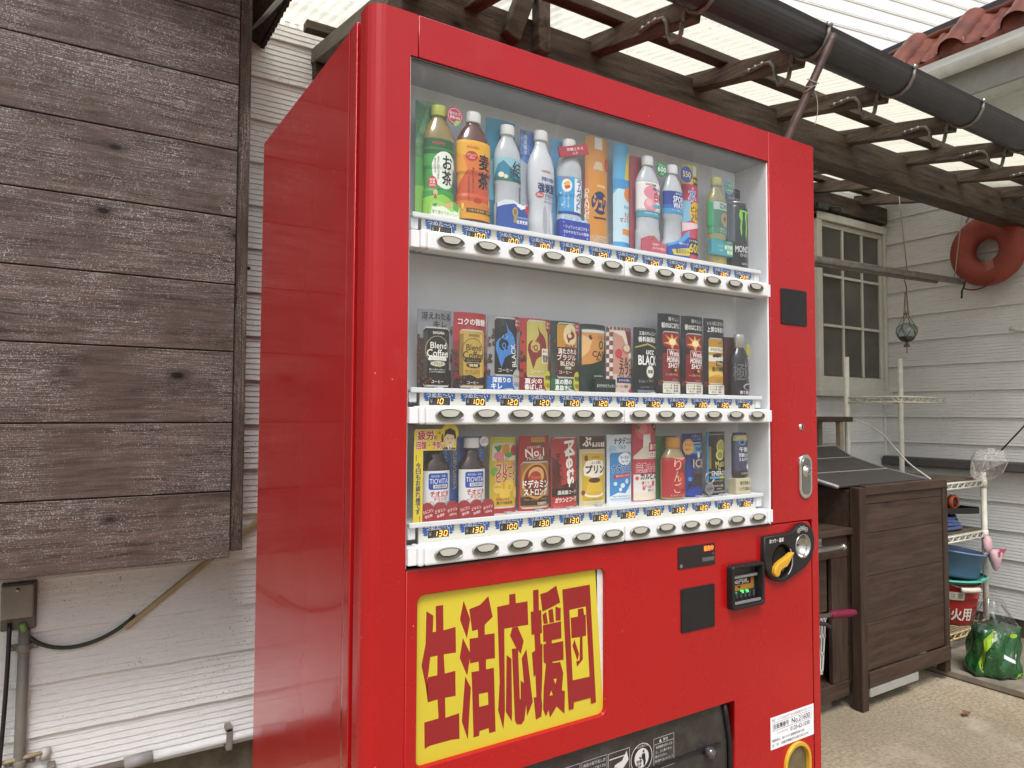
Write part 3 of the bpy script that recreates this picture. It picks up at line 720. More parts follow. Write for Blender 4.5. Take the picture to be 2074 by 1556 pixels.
for z in (.205, .27, .335, .40): b.box(bx_(z) - .002, bx_(z) + .002, y0 + .004, y1, z - .004, z + .004, WB)
b.build('side_grid', tk)
b = MB(); b.box(x0, bx_(.2), y0 + .001, y1, .196, .2, WB); b.build('bottom', tk)
b = MB(); b.box(x0, x1, y1 - .003, y1, .38, .41, WB); b.box(x1 - .045, x1 - .03, y1 - .003, .6215, .40, .425, WB); b.build('hook_rail', tk)
# wooden stand behind
sd_ = thing('side_table', 'small dark wooden table behind the lidded storage box', 'table', (2.85, 1.15, 0))
b = MB(); b.box(2.55, 3.055, 1.08, 1.24, 1.125, 1.152, BINW); b.build('top', sd_, bevel=.006, seg=2)
for x in (2.60, 2.95):
    for y in (1.10, 1.22): b = MB(); b.box(x, x + .03, y - .012, y + .012, 0, 1.125, plain((.32, .27, .18), .6)); b.build('leg', sd_)
# wire rack
rack = thing('wire_rack', 'white wire shelving rack in the corner below the window', 'rack', (3.27, .9, .035))
for x, y, z0, z1 in ((3.08, 1.13, .035, 1.465), (3.54, 1.10, .035, 1.475), (3.54, .69, .035, .875), (3.0, .69, .035, .86)):
    b = MB(); b.tube([(x, y, z0), (x, y, z1)], .0135, RACKW, 12)
    for z in (.12, .565, .82): b.lathe([(.0165, -.02), (.017, .02)], RACKW, (x, y, z), 12)
    b.build('post', rack)
RUST = plain((.46, .36, .17), .6, var=.4, vs=40)
def shelf(name, x0, x1, y0, y1, z, board, mt):
    b = MB()
    corners = [(x0, y0), (x1, y0), (x1, y1), (x0, y1)]
    for i in range(4):
        (ax, ay), (bx, by) = corners[i], corners[(i + 1) % 4]
        b.tube([(ax, ay, z), (bx, by, z)], .0042, mt, 6); b.tube([(ax, ay, z - .026), (bx, by, z - .026)], .0042, mt, 6)
        n = max(4, int(math.hypot(bx - ax, by - ay) / .030)); pts = []
        for k in range(n + 1):
            t = k / n; pts.append((ax + (bx - ax) * t, ay + (by - ay) * t, z - (.026 if k % 2 else 0)))
        b.tube(pts, .0034, mt, 5)
    n = int((x1 - x0) / .028)
    for k in range(1, n): x = x0 + (x1 - x0) * k / n; b.tube([(x, y0, z + .003), (x, y1, z + .003)], .002, mt, 5)
    o = b.build(name, rack)
    if board: b = MB(); b.box(x0 + .02, x1 - .02, y0 + .015, y1 - .015, z + .005, z + .014, plain((.10, .072, .05), .7, var=.3, vs=12)); b.build('shelf_board', o)
shelf('shelf', 3.075, 3.545, .866, 1.14, 1.252, False, RACKW)
shelf('shelf', 3.0, 3.54, .69, 1.12, .832, True, RACKW)
shelf('shelf', 3.0, 3.54, .69, 1.12, .578, True, RACKW)
shelf('shelf', 3.0, 3.54, .69, 1.12, .120, False, RUST)
b = MB(); b.tube(bez([(3.07, 1.10, 1.14), (3.18, .98, 1.10), (3.2, .95, 1.0), (3.18, .9, .93), (2.95, .75, .92), (3.0, .66, .875), (3.05, .68, .84)], 22), .004, plain((.6, .58, .52), .5), 6)
tag(b.build('cable'), 'thin white cable draped from the table over the box lid edge', 'cable')
# things on the rack
bk = thing('fire_bucket', 'red metal fire bucket with white lettering on the bottom rack shelf', 'bucket', (3.425, .80, .125))
REDB = plain((.36, .022, .020), .4, var=.2, vs=14)
b = MB(); b.lathe([(.0, .0), (.088, .0), (.095, .006), (.112, .1), (.116, .13), (.119, .132), (.118, .138), (.126, .19), (.131, .20), (.128, .204), (.122, .19), (.09, .012), (.0, .01)], REDB, (3.425, .80, .125), 32, caps=False); b.build('pail', bk)
def buck(u, v, o):
    r = (95 + 22 * v / 100 + o); a = math.radians(-119) + u / 110.0
    return (3425 + r * math.cos(a), 800 + r * math.sin(a), 125 + v)
printed('lettering', bk, [T('消', -98, 60, 50, 62, '#d8d4c8', .03), T('火', -46, 58, 46, 60, '#d8d4c8', .03), T('用', 2, 58, 44, 60, '#d8d4c8', .03), R(-74, -18, 132, 172, '#c9c2b4'), T('注', -60, 152, 18, 26, '#5a5048', .01), T('意', -34, 152, 20, 26, '#5a5048', .01)], buck, .8)
b = MB(); hp = [(3.425 + .128 * math.cos(t), .80 + .13 * math.sin(t), .318 - .05 * abs(math.sin(t)) + .035) for t in [math.radians(-180 + 12 * k) for k in range(16)]]
b.tube(hp, .003, STEEL, 6); b.build('bail', bk)
b = MB(); gp_ = [(3.425 + .15 * math.cos(t), .80 + .15 * math.sin(t), .312) for t in [math.radians(-138 + 3.2 * k) for k in range(12)]]
b.tube(gp_, [.012 + .0016 * (k % 2) for k in range(12)], plain((.62, .58, .50), .5), 10); b.build('grip', bk)
tg = thing('basin', 'turquoise plastic basin nested in the red fire bucket', 'basin', (3.42, .80, .329))
TQ = plain((.10, .42, .33), .4)
b = MB(); b.lathe([(.0, -.03), (.10, -.03), (.142, .012), (.158, .012), (.158, .018), (.14, .02), (.1, -.022), (.0, -.024)], TQ, (3.42, .80, .336), 32, caps=False); b.build('bowl', tg)
b = MB(); b.tube([(3.425 + .155 * math.cos(t), .80 + .155 * math.sin(t), .358) for t in [math.radians(-100 + 10 * k) for k in range(14)]], .006, TQ, 8); b.build('handle', tg)
bl = thing('basin', 'large blue plastic basin tilted on top of the turquoise basin', 'basin', (3.425, .82, .36))
BLU = plain((.13, .20, .34), .42, var=.06)
LOCAL[0] = True
b = MB(); b.lathe([(.0, .0), (.125, .0), (.138, .012), (.158, .12), (.172, .122), (.172, .13), (.158, .13), (.13, .02), (.0, .012)], BLU, (0, 0, 0), 36, caps=False); o = b.build('bowl', bl)
b = MB(); b.tube([(.168 * math.cos(t), .168 * math.sin(t), .118 - .10 * math.sin((t + .9) / 1.9 * math.pi) if -.9 < t < 1.0 else .118) for t in [math.radians(-52 + 7 * k) for k in range(16)]], .006, BLU, 8); b.build('handle', bl)
LOCAL[0] = False
bl.rotation_euler = (math.radians(4), math.radians(7), 0)
hs_ = thing('hose', 'coiled blue hose on the middle rack shelf', 'hose', (3.33, .80, .6))
HB = plain((.06, .085, .20), .4)
b = MB()
for k in range(4): b.tube([(3.33 + (.135 - .012 * k) * math.cos(t), .82 + (.10 - .008 * k) * math.sin(t), .604 + .017 * k + .004 * math.sin(3 * t + k)) for t in [2 * math.pi * q / 28 for q in range(28)]], .0095, HB, 8, True)
b.build('coil', hs_)
tr = thing('planter_tray', 'long black plastic tray lying on the blue hose', 'tray', (3.3, .78, .66))
b = MB(); b.beam((3.12, .80, .69), (3.50, .74, .672), .09, .008, BLACKP); b.beam((3.12, .755, .70), (3.50, .695, .682), .006, .028, BLACKP); b.beam((3.12, .845, .70), (3.50, .785, .682), .006, .028, BLACKP); b.beam((3.50, .695, .685), (3.50, .787, .685), .008, .034, BLACKP); b.build('trough', tr, bevel=.002)
tp = thing('tape_roll', 'roll of orange-edged tape standing behind the black tray', 'tape', (3.40, .77, .69))
b = MB(); b.lathe([(.026, -.012), (.036, -.012), (.036, .012), (.026, .012), (.026, -.012)], plain((.55, .10, .025), .45), (3.40, .77, .725), 24, 1, 'y', False); b.build('rim', tp)
b = MB(); b.lathe([(.0, -.008), (.026, -.008), (.026, .01), (.0, .01)], plain((.05, .03, .03), .5), (3.40, .77, .725), 24, 1, 'y'); b.build('core', tp)
# pink cloth pegged to the post
PK = plain((.62, .40, .43), .7); PK2 = plain((.50, .09, .17), .6)
cl = thing('cloth', 'pink cloth glove tied to the white rack post', 'cloth', (3.53, .66, .47))
b = MB(); b.lathe([(.002, -.105), (.018, -.09), (.034, -.05), (.042, -.01), (.03, .0), (.0, -.01)], PK, (3.50, .625, .50), 9, .7, caps=False)
b.lathe([(.0, .0), (.02, .005), (.032, .03), (.03, .06), (.016, .082), (.0, .085)], PK, (3.455, .64, .485), 8, .6, caps=False); b.build('fabric', cl)
b = MB(); b.add([(3.47, .595, .512), (3.535, .59, .508), (3.52, .60, .475), (3.478, .60, .470)], [(0, 1, 2, 3)], PK2); b.build('lining', cl)
# landing net
ln = thing('landing_net', 'landing net with clear mesh bag and thin black handle leaning at the right edge', 'net', (3.5, .64, .85))
hoop = [(3.5, .725, .945), (3.5, .70, .985), (3.5, .645, .998), (3.5, .588, .991), (3.5, .556, .945), (3.5, .585, .88), (3.5, .64, .842), (3.5, .71, .88)]
hp = []
for i in range(8):
    a, c_, d_ = Vector(hoop[i]), Vector(hoop[(i + 1) % 8]), None
    for k in range(3): hp.append(a.lerp(c_, k / 3))
b = MB(); b.tube(hp, .0022, plain((.45, .43, .38), .4), 6, True); b.build('hoop', ln)
NET = NT('net_mesh'); NET.t.nodes.remove(NET.b); _tr = NET.n('ShaderNodeBsdfTransparent'); _df = NET.n('ShaderNodeBsdfDiffuse'); _df.inputs[0].default_value = (.8, .76, .7, 1)
_mx = NET.n('ShaderNodeMixShader'); NET.l(NET.ramp(NET.noise(NET.coords((1, 4, 1)), 40, 4), [(.35, .10), (.7, .38)]), _mx.inputs[0]); NET.l(_tr.outputs[0], _mx.inputs[1]); NET.l(_df.outputs[0], _mx.inputs[2]); NET.l(_mx.outputs[0], NET.out.inputs[0])
ctr = Vector((3.5, .64, .915)); vs = []; fs = []; K = 6; N = len(hp)
for k in range(K + 1):
    t = k / K
    for i, p in enumerate(hp):
        q = p.lerp(ctr + Vector((-.03, .015, -.035)), t * .95); q = q + Vector((-.09 * math.sin(t * math.pi * .55) + .006 * math.sin(i * 1.7 + k), .006 * math.cos(i * 2.3 + k), -.03 * t + .006 * math.sin(i * 2.1)))
        vs.append(q)
for k in range(K):
    for i in range(N): j = (i + 1) % N; fs.append((k * N + i, k * N + j, (k + 1) * N + j, (k + 1) * N + i))
b = MB(); b.add(vs, fs, NET.m, True); b.build('mesh_bag', ln, recalc=False)
b = MB(); b.tube([(3.5, .588, .991), (3.52, .45, 1.165), (3.56, .20, 1.48), (3.70, -.1, 1.86)], .0038, plain((.02, .02, .024), .35), 8); b.build('handle', ln)
# soil bag
sb = thing('soil_bag', 'crumpled green and clear plastic soil bag on the concrete step', 'bag', (3.08, .46, .035))
BG = NT('green_bag_print'); v = BG.coords((1, 1, 1), False)
BG.set(BG.mix(BG.ramp(BG.noise(v, 5, 2), [(.62, 0.), (.64, 1.)]), (.012, .085, .022), (.018, .12, .03)), .14, coat=.6); BG.bump(BG.noise(v, 22, 4, .6, 1.2), .7, .02); BG = BG.m
LG = plain((.27, .45, .02), .2, var=.1, coat=.5); WP = plain((.6, .62, .6), .2, coat=.5)
def bag_r(t, a): return (.118 - .02 * t * t + .010 * math.sin(3 * a + 5 * t) + .007 * math.sin(7 * a - 9 * t) + .005 * math.sin(13 * a + 3 * t)) * (1 if t > .08 else .86 + .14 * t / .08)
def bag_pt(t, a, o=0):
    r = bag_r(t, a) + o; return (3.08 + r * 1.06 * math.cos(a) + .012 * t, .46 + r * .8 * math.sin(a), .036 + .20 * t + .006 * math.sin(4 * a) * t)
N, K = 48, 14; vs = []; fs = []
for k in range(K + 1):
    for i in range(N): vs.append(bag_pt(k / K, 2 * math.pi * i / N))
for k in range(K):
    for i in range(N): j = (i + 1) % N; fs.append((k * N + i, k * N + j, (k + 1) * N + j, (k + 1) * N + i))
fs += [tuple(range(N))[::-1], tuple(K * N + i for i in range(N))]
b = MB(); b.add(vs, fs, BG, True); b.build('filled_sack', sb)
def bag_surf(u, v_, o):
    a = math.radians(-120) + u / 110.0; q = bag_pt(max(0, min(1, v_ / 200)), a, .0015 + o * .001); return tuple(x * 1000 for x in q)
printed('print', sb, [P([(-130, 60), (-100, 160), (-62, 195), (-50, 165), (-90, 110), (-105, 20)], LG), P([(-95, 130), (-50, 160), (-46, 190), (-58, 180)], WP), P([(-20, 95), (50, 62), (66, 100), (38, 98), (30, 85), (-16, 110)], WP), E(50, 178, 12, 9, LG), P([(30, 6), (75, 4), (78, 26), (40, 22)], LG), R(96, 120, 150, 196, '#14401c')], bag_surf, .2, cut=8)
vs = []; fs = []; K = 10
for k in range(K + 1):
    t = k / K
    for i in range(N):
        a = 2 * math.pi * i / N; r = (.104 + .012 * math.sin(5 * a + 4 * t) + .010 * math.sin(11 * a - 6 * t) * t) * (1 - .55 * t ** 1.6)
        vs.append((3.085 + r * 1.06 * math.cos(a) - .02 * t, .46 + r * .8 * math.sin(a), .225 + .125 * t + .015 * math.sin(2 * a + 1) * t))
for k in range(K):
    for i in range(N): j = (i + 1) % N; fs.append((k * N + i, k * N + j, (k + 1) * N + j, (k + 1) * N + i))
b = MB(); b.add(vs, fs, CLEARF, True); b.build('clear_top', sb, recalc=False)
# leaf
LF = plain((.20, .075, .03), .6, var=.25, vs=60)
vs = []; fs = []
for i in range(9):
    t = i / 8; w_ = .0135 * math.sin(math.pi * min(1, t * 1.02)) ** .8
    for j in (-1, -.5, 0, .5, 1): vs.append((2.555 + .045 * t, .34 + w_ * j, .004 + .009 * abs(j) + .006 * math.sin(math.pi * t)))
for i in range(8):
    for j in range(4): a = i * 5 + j; fs.append((a, a + 1, a + 6, a + 5))
b = MB(); b.add(vs, fs, LF, True); tag(b.build('fallen_leaf', recalc=False), 'single curled brown leaf lying on the concrete yard', 'leaf')

# ------------------------------------------------------------------ hanging things
lp = thing('laundry_pole', 'weathered aluminium laundry pole hung level by two wires', 'pole', (2.9, .76, 1.83))
AL = plain((.27, .255, .23), .45, .6, var=.3, vs=30)
b = MB(); b.tube([(1.75, .76, 1.805), (3.52, .76, 1.852)], .0165, AL, 12); b.build('tube', lp)
b = MB(); b.tube([(1.75, .762, 1.782), (3.27, .762, 1.826)], .009, plain((.14, .12, .10), .5, .4, var=.3), 10); b.build('inner_tube', lp)
for a, c_ in (((2.92, .76, 2.318), (3.0, .76, 1.84)), ((3.565, .76, 2.318), (3.44, .76, 1.85))):
    b = MB(); b.tube([a, c_], .0028, plain((.33, .31, .27), .5, .5), 6); b.build('wire', lp)
b = MB(); b.tube([(3.50, .76, 1.872), (3.52, .745, 1.85), (3.505, .745, 1.82), (3.495, .75, 1.80), (3.505, .755, 1.775), (3.49, .75, 1.765)], .005, plain((.015, .015, .015), .4), 8); b.build('hook', lp)
fl = thing('glass_float', 'pale green glass fishing float in a rope net hanging from the pole', 'float', (2.983, .76, 1.55))
fc = Vector((2.983, .76, 1.556)); fr = .045
b = MB(); b.lathe([(fr * math.sin(t), -fr * math.cos(t)) for t in [math.pi * k / 16 for k in range(17)]], FLOATG, fc, 28, caps=False); b.build('ball', fl)
b = MB(); b.lathe([(fr * .93 * math.sin(t), -fr * .93 * math.cos(t)) for t in [math.pi * k / 16 for k in range(6)]], plain((.045, .05, .045), .4), fc, 24, caps=False); b.build('lower_shell', fl)  # darker shell inside the lower part of the ball
RP = plain((.12, .095, .065), .75); b = MB()
for q in range(6):
    a0 = q * math.pi / 3
    for sgn in (1, -1):
        b.tube([fc + Vector((math.sin(t) * math.cos(a0 + sgn * .5 * t), math.sin(t) * math.sin(a0 + sgn * .5 * t), -math.cos(t))) * (fr + .0015) for t in [math.pi * (.06 + .075 * k) for k in range(10)]], .0014, RP, 5)
    t = math.pi * .74; b.tube([fc + Vector((math.sin(t) * math.cos(a0 + .5 * t), math.sin(t) * math.sin(a0 + .5 * t), -math.cos(t))) * (fr + .0015), fc + Vector((.010 * math.cos(a0), .010 * math.sin(a0), .088)), fc + Vector((.004 * math.cos(a0), .004 * math.sin(a0), .19))], .0016, RP, 5)
b.lathe([(.004, -.008), (.013, -.004), (.013, .004), (.004, .008)], plain((.2, .13, .07), .6), fc + Vector((0, 0, .09)), 10); b.lathe([(.016, -.02), (.006, .0), (.004, .01)], RP, fc + Vector((0, 0, -.05)), 8); b.tube([fc + Vector((0, 0, -.05)), fc + Vector((0, 0, -.1))], .0022, RP, 6); b.build('rope_net', fl)
b = MB(); b.tube([fc + Vector((-.005, 0, .185)), fc + Vector((.008, 0, .20)), fc + Vector((.002, 0, .225)), fc + Vector((-.012, 0, .245)), fc + Vector((-.008, .0, .262)), fc + Vector((.004, 0, .266))], .0026, plain((.1, .07, .05), .5, .5), 6); b.build('hook', fl)
b = MB(); b.lathe([(.0, -.006), (.007, -.003), (.0, .006)], plain((.5, .16, .07), .5), fc + Vector((.006, -fr * .98, .018)), 8); b.build('bead', fl)

lb = thing('life_ring', 'faded red life ring hanging on the right-hand wall', 'life ring', (3.645, .695, 2.02))
LR = plain((.26, .047, .027), .6, var=.22, vs=12, bump=.25, bs=40)
M_, m_ = .122, .064; vs = []; fs = []; N, K = 48, 20
for i in range(N):
    a = 2 * math.pi * i / N
    for k in range(K):
        t = 2 * math.pi * k / K; r = M_ + m_ * math.cos(t)
        vs.append((3.652 + .05 * math.sin(t), .695 + r * math.cos(a) * .97, 2.02 + r * math.sin(a)))
for i in range(N):
    for k in range(K): fs.append((i * K + k, i * K + (k + 1) % K, ((i + 1) % N) * K + (k + 1) % K, ((i + 1) % N) * K + k))
b = MB(); b.add(vs, fs, LR, True); b.build('ring', lb)
RC = plain((.22, .09, .05), .7); b = MB()
b.tube(bez([(3.62, .78, 2.18), (3.64, .765, 2.23), (3.66, .75, 2.30)]), .004, RC, 6); b.tube(bez([(3.62, .685, 2.19), (3.64, .69, 2.24), (3.66, .70, 2.30)]), .004, RC, 6)
b.tube(bez([(3.62, .80, 1.835), (3.61, .74, 1.80), (3.61, .68, 1.82), (3.62, .64, 1.87)]), .004, plain((.14, .025, .018), .7), 6); b.build('rope', lb)
pc = MB()
q = [(-.022, -.028), (.02, -.022), (.024, .028), (-.016, .032)]
pc.add([(3.6005 + .0022, .665 + a, 1.925 + c_) for a, c_ in q], [(0, 1, 2, 3)], plain((.33, .12, .09), .6, var=.3, vs=120)); 
pc.build('patch', lb)
b = MB(); b.tube([(3.66, .60, 1.60), (3.62, .55, 1.585), (3.60, .42, 1.57)], .010, plain((.68, .67, .62), .4), 10)
tag(b.build('spout'), 'white pipe end poking in at the right edge below the life ring', 'pipe')
b = MB(); b.tube([(3.03, YW - .07, 2.285), (3.19, YW - .07, 2.305), (3.21, YW - .07, 2.295), (3.19, YW - .07, 2.265)], .004, plain((.03, .028, .026), .5), 6); b.box(3.0, 3.09, YW - .075, YW - .012, 2.272, 2.30, plain((.03, .028, .026), .5))
tag(b.build('window_catch'), 'small black bent bracket above the window frame', 'bracket')
# ================================================================== VENDING MACHINE
vm = thing('vending_machine', 'large glossy red drinks vending machine with three lit rows of samples', 'vending machine', (.58, .35, 0))
b = MB(); b.box(.0, 1.16, .1012, .71, .03, 1.822, REDS); b.build('cabinet', vm, bevel=.002)
hole = [(.06, .58), (.998, .58), (.998, 1.765), (.06, 1.765)]; port_hole = [(.118, .228), (1.13, .228), (1.13, .56), (.118, .56)]
plate('cabinet_front', [(.0, .03), (1.16, .03), (1.16, 1.822), (.0, 1.822)], [hole, port_hole], .064, .101, REDS, vm, .0006)
b = MB(); b.box(-.0005, .03, .0665, .093, .035, 1.8235, REDS); b.build('side_flange', vm, bevel=.001)
plate('door_gasket', [(.008, .05), (1.15, .05), (1.15, 1.812), (.008, 1.812)], [hole, port_hole], .046, .066, GASKET, vm, .0005)
for x in (.08, 1.08):
    for y in (.12, .62): b = MB(); b.lathe([(.03, 0), (.03, .03)], BLACKP, (x, y, 0), 12); b.build('foot', vm)
b = MB(); b.prism([(0, .047), (0, .026)] + arc(.026, .026, .026, 180, 270, 5) + [(.0695, 0), (.0695, .047)], .05, 1.829, RED, 'z'); 
b.prism([(.0695, .0), (.0825, .0), (.0825, .047), (.0695, .047)], 1.757, 1.829, RED, 'z'); b.build('left_column', vm, bevel=.0012)
plate('top_panel', [(.0842, 1.757), (.9862, 1.757), (.9862, 1.829), (.0842, 1.829)], [], 0, .047, RED, vm)
plate('right_column', [(.988, .9085), (1.134, .9085), (1.134, .05), (1.16, .05), (1.16, 1.829), (.988, 1.829)], [], 0, .047, RED, vm, .0016)
plate('lower_panel', [(.0712, .05), (1.1325, .05)] + arc(1.1125, .8865, .02, 0, 90, 5) + [(.0712, .9065)], [rrect(.092, .4885, .587, .8635, .013), [(.13, .24), (.853, .24), (.853, .536), (.13, .536)], rrect(.836, .932, .742, .826, .004), ell(1.006, .824, .0385, .0405, 24), ell(1.0815, .851, .0275, .0285, 24), arc(1.066, .348, .044, 0, 180, 12) + [(1.022, .204), (1.110, .204)]], 0.0005, .03, RED, vm, .0018)
# display compartment
b = MB(); b.box(.07, .9825, .0955, .10, .905, 1.758, INNER); b.box(.9827, .9872, .004, .10, .905, 1.756, INNER); b.build('display_liner', vm)
b = MB(); b.box(.0715, .982, .0012, .0038, 1.7525, 1.7548, DARKP); b.build('window_seal', vm)
b = MB(); b.box(.0705, .982, .004, .0954, 1.7551, 1.7566, plain((.34, .34, .355), .5)); b.build('display_ceiling', vm)
b = MB(); b.box(.0698, .0712, .002, .05, .909, 1.7548, plain((.5, .5, .51), .5)); b.box(.0712, .985, .0, .0953, .9068, .9085, DARKP); b.build('window_trim', vm)
for z0, z1 in ((1.466, 1.7545), (1.174, 1.4315), (.946, 1.1415)):
    b = MB(); b.add([(.0715, .007, z0), (.9822, .007, z0), (.9822, .007, z1), (.0715, .007, z1)], [(0, 1, 2, 3)], CLEARG); b.build('window_pane', vm, recalc=False)

BTN = plain((.085, .077, .060), .3, .1, var=.2, vs=60); BTL = plain((.46, .45, .39), .4, .0, var=.06); RIM = plain((.28, .27, .25), .3, .3)
def button_mesh():
    b = MB(); n = 28; A, Bv = .0262, .0107
    def rg(k, y): return [(A * k * math.cos(2 * math.pi * i / n), y, Bv * k * math.sin(2 * math.pi * i / n)) for i in range(n)]
    rings = [rg(1.0, .0004), rg(.99, -.0034), rg(.955, -.0042), rg(.92, -.0036), rg(.6, -.0014), rg(.25, -.0006)]
    for q in range(len(rings) - 1):
        b.add(rings[q] + rings[q + 1], [(i, (i + 1) % n, n + (i + 1) % n, n + i) for i in range(n)], RIM if q < 3 else BTN, True)
    b.add(rings[-1], [tuple(range(n))], BTN, True)
    # pale upper facet: bright reflection on the glossy button put in as colour
    top = [(A * .86 * math.cos(math.radians(a)), Bv * .86 * math.sin(math.radians(a))) for a in range(38, 143, 8)]
    pl = top + [(-.0145, .0008), (-.0105, -.0018), (0, -.0028), (.0105, -.0018), (.0145, .0008)]
    b.prism(pl, -.0036, .0, BTL, 'y')
    o = b.build('button', None, recalc=True); me = o.data; bpy.data.objects.remove(o); return me
BME = button_mesh()
SEG = {'0': 'abcdef', '1': 'bc', '2': 'abged', '3': 'abgcd', '4': 'fgbc', '5': 'afgcd', '6': 'afgedc', '7': 'abc', '8': 'abcdefg', '9': 'abfgcd', ' ': ''}
AMB = plain('#ffb347', emis=2.2); DIM = plain((.09, .085, .075), .5)
def seg7(ch, u, v, w, h, col):
    t = 1.05; out = []; sk = .16
    def q(pl): return P([(u + a + sk * c_, v + c_) for a, c_ in pl], col)
    hor = lambda c_: [(t * .6, c_ - t / 2), (w - t * .6, c_ - t / 2), (w - t * .3, c_), (w - t * .6, c_ + t / 2), (t * .6, c_ + t / 2), (t * .3, c_)]
    ver = lambda a, c0, c1: [(a - t / 2, c0 + t * .7), (a, c0 + t * .35), (a + t / 2, c0 + t * .7), (a + t / 2, c1 - t * .7), (a, c1 - t * .35), (a - t / 2, c1 - t * .7)]
    D = {'a': hor(h), 'g': hor(h / 2), 'd': hor(0), 'f': ver(0, h / 2, h), 'e': ver(0, 0, h / 2), 'b': ver(w, h / 2, h), 'c': ver(w, 0, h / 2)}
    return [q(D[s]) for s in SEG[ch]]
BLUE = '#1f5fae'
def tag_ops(price, H):
    n = 9; L = []; Rr = []
    for i in range(n + 1):
        v = H - .5 - i * (H * .62) / n; L.append((-31 + (2.6 if i % 2 else 0) + (i > 6) * 2, v)); Rr.append((31 - (2.6 if i % 2 else 0) - (i > 6) * 3, v))
    ops = [R(-35.2, 35.2, 0.3, H, '#d9d6c8'), P(L + Rr[::-1], BLUE), T('つめた〜い', 0, H - 4.6, 50, 7.0, '#f6f9fc', .03)]
    y = H - 8.2; ops += [R(-20.5, 21, y - 13.2, y, '#e8e6dc'), R(-20, 20, y - 13.4, y - .5, '#191614'), T('¥', -15.5, y - 6.6, 5.4, 8.2, '#9a958a', .0)]
    for k, ch in enumerate(price):
        u = -9.5 + 9.6 * k
        for s_ in seg7('8', u, y - 11.3, 5.6, 8.6, DIM): ops.append(s_)
    for k, ch in enumerate(price): ops += seg7(ch, -9.5 + 9.6 * k, y - 11.3, 5.6, 8.6, AMB)
    return ops
PRICES = [['1  ', '100', '100', '100', '120', '120', '120', '120', '120', '140', '130', '220'],
          ['10 ', '100', '120', '120', '120', '120', '120', '120', '130', '130', '130', '140'],
          ['130', '130', '100', '130', '130', '130', '130', '130', '130', '120', '150', '130']]
BX = [.1411 + .0708 * i for i in range(12)]
LEDGE = [1.498, 1.203, .979]; BAR = [(1.4325, 1.4652), (1.1425, 1.1732), (.9125, .9452)]
for r_ in range(3):
    zl = LEDGE[r_]; z0, z1 = BAR[r_]
    b = MB(); b.box(.082, .9725, .014, .094, zl - .0055, zl, WHITE_ENAMEL); b.box(.082, .9725, .0125, .0175, zl - .0075, zl + .001, WHITE_ENAMEL)
    b.box(.955, .9725, .0178, .03, z1 + .003, zl - .006, WHITE_ENAMEL); b.box(.082, .096, .02, .03, z1 + .006, zl - .006, WHITE_ENAMEL); sh = b.build('shelf', vm, bevel=.0012)
    b = MB(); b.box(.102, .9545, .0205, .0245, z1 - .002, zl - .0058, CREAM); b.build('price_strip', sh)
    b = MB(); b.box(.0716, .98, .02, .05, z0 + .004, z1 - .004, DARKP); b.build('bar_backing', sh)
    for nm, x0, x1 in (('button_bar', .0985, .5285), ('button_bar', .5305, .9575), ('end_cap', .087, .0982), ('end_cap', .9578, .9665), ('bar_bracket', .0715, .0866), ('bar_bracket', .967, .9815)):
        b = MB(); yy = -.0125 if 'bracket' not in nm else -.006
        b.box(x0, x1, yy + (.0012 if nm == 'button_bar' else 0), .022, z0 + (.002 if 'bracket' in nm else 0), z1 - (.002 if 'bracket' in nm else 0), WHITE_ENAMEL); b.build(nm, sh, bevel=.0042 if 'bracket' not in nm else .001, seg=3)
    for i in range(12):
        link('button', BME, sh, (BX[i] + (.0 if i < 6 else .0), -.0116, (z0 + z1) / 2))
        H = (zl - .0062 - z1) * 1000
        LOCAL[0] = True
        pt = printed('price_tag', sh, tag_ops(PRICES[r_][i], H), flat_xz, 0.0, .02, 0)
        LOCAL[0] = False
        pt.location = Vector((BX[i] - .0025, .0203, z1)) - wloc(sh)
# poster in the lower window
YEL = plain((.60, .49, .035), .2, var=.05, vs=3, coat=.4)
b = MB(); b.box(.0905, .4900, .016, .022, .583, .868, plain((.72, .72, .70), .4)); pn = b.build('poster_window', vm)
b = MB(); b.box(.475, .4898, .010, .0155, .583, .868, plain((.05, .045, .04), .5)); b.build('poster_gap', pn)
SG = '#8e1b20'
G1 = [[(129,840),(143,840),(144,798),(167,800),(168,757),(145,758),(147,726),(167,727),(168,685),(148,686),(149,653),(175,655),(176,612),(161,614),(120,614),(111,611),(110,654),(136,655),(134,686),(116,685),(115,726),(133,726),(133,758),(120,758),(116,726),(113,708),(104,747),(111,780),(112,834),(125,825),(124,798),(130,798)]]
G2 = [[(182,842),(195,809),(189,777),(175,811)],[(181,779),(196,750),(190,714),(175,747)],[(186,714),(197,693),(192,607),(180,640)],[(231,843),(240,806),(224,795),(224,778),(244,777),(245,734),(227,735),(227,718),(243,718),(247,608),(234,608),(233,617),(215,616),(214,608),(203,608),(199,704),(198,719),(213,718),(212,734),(195,734),(194,776),(211,775),(210,789),(199,788),(193,826),(214,830)],[(213,679),(231,678),(232,657),(214,657)]]
G3 = [[(249,822),(274,823),(274,840),(287,840),(288,823),(313,823),(315,781),(264,782),(266,641),(263,608),(252,643),(255,692)],[(281,781),(292,781),(305,754),(299,732),(288,746),(276,768)],[(269,735),(279,727),(281,629),(280,618),(268,637)],[(280,744),(293,743),(297,653),(299,652),(299,685),(306,679),(301,724),(311,738),(325,642),(313,620),(311,641),(307,614),(301,608),(291,610),(287,618)]]
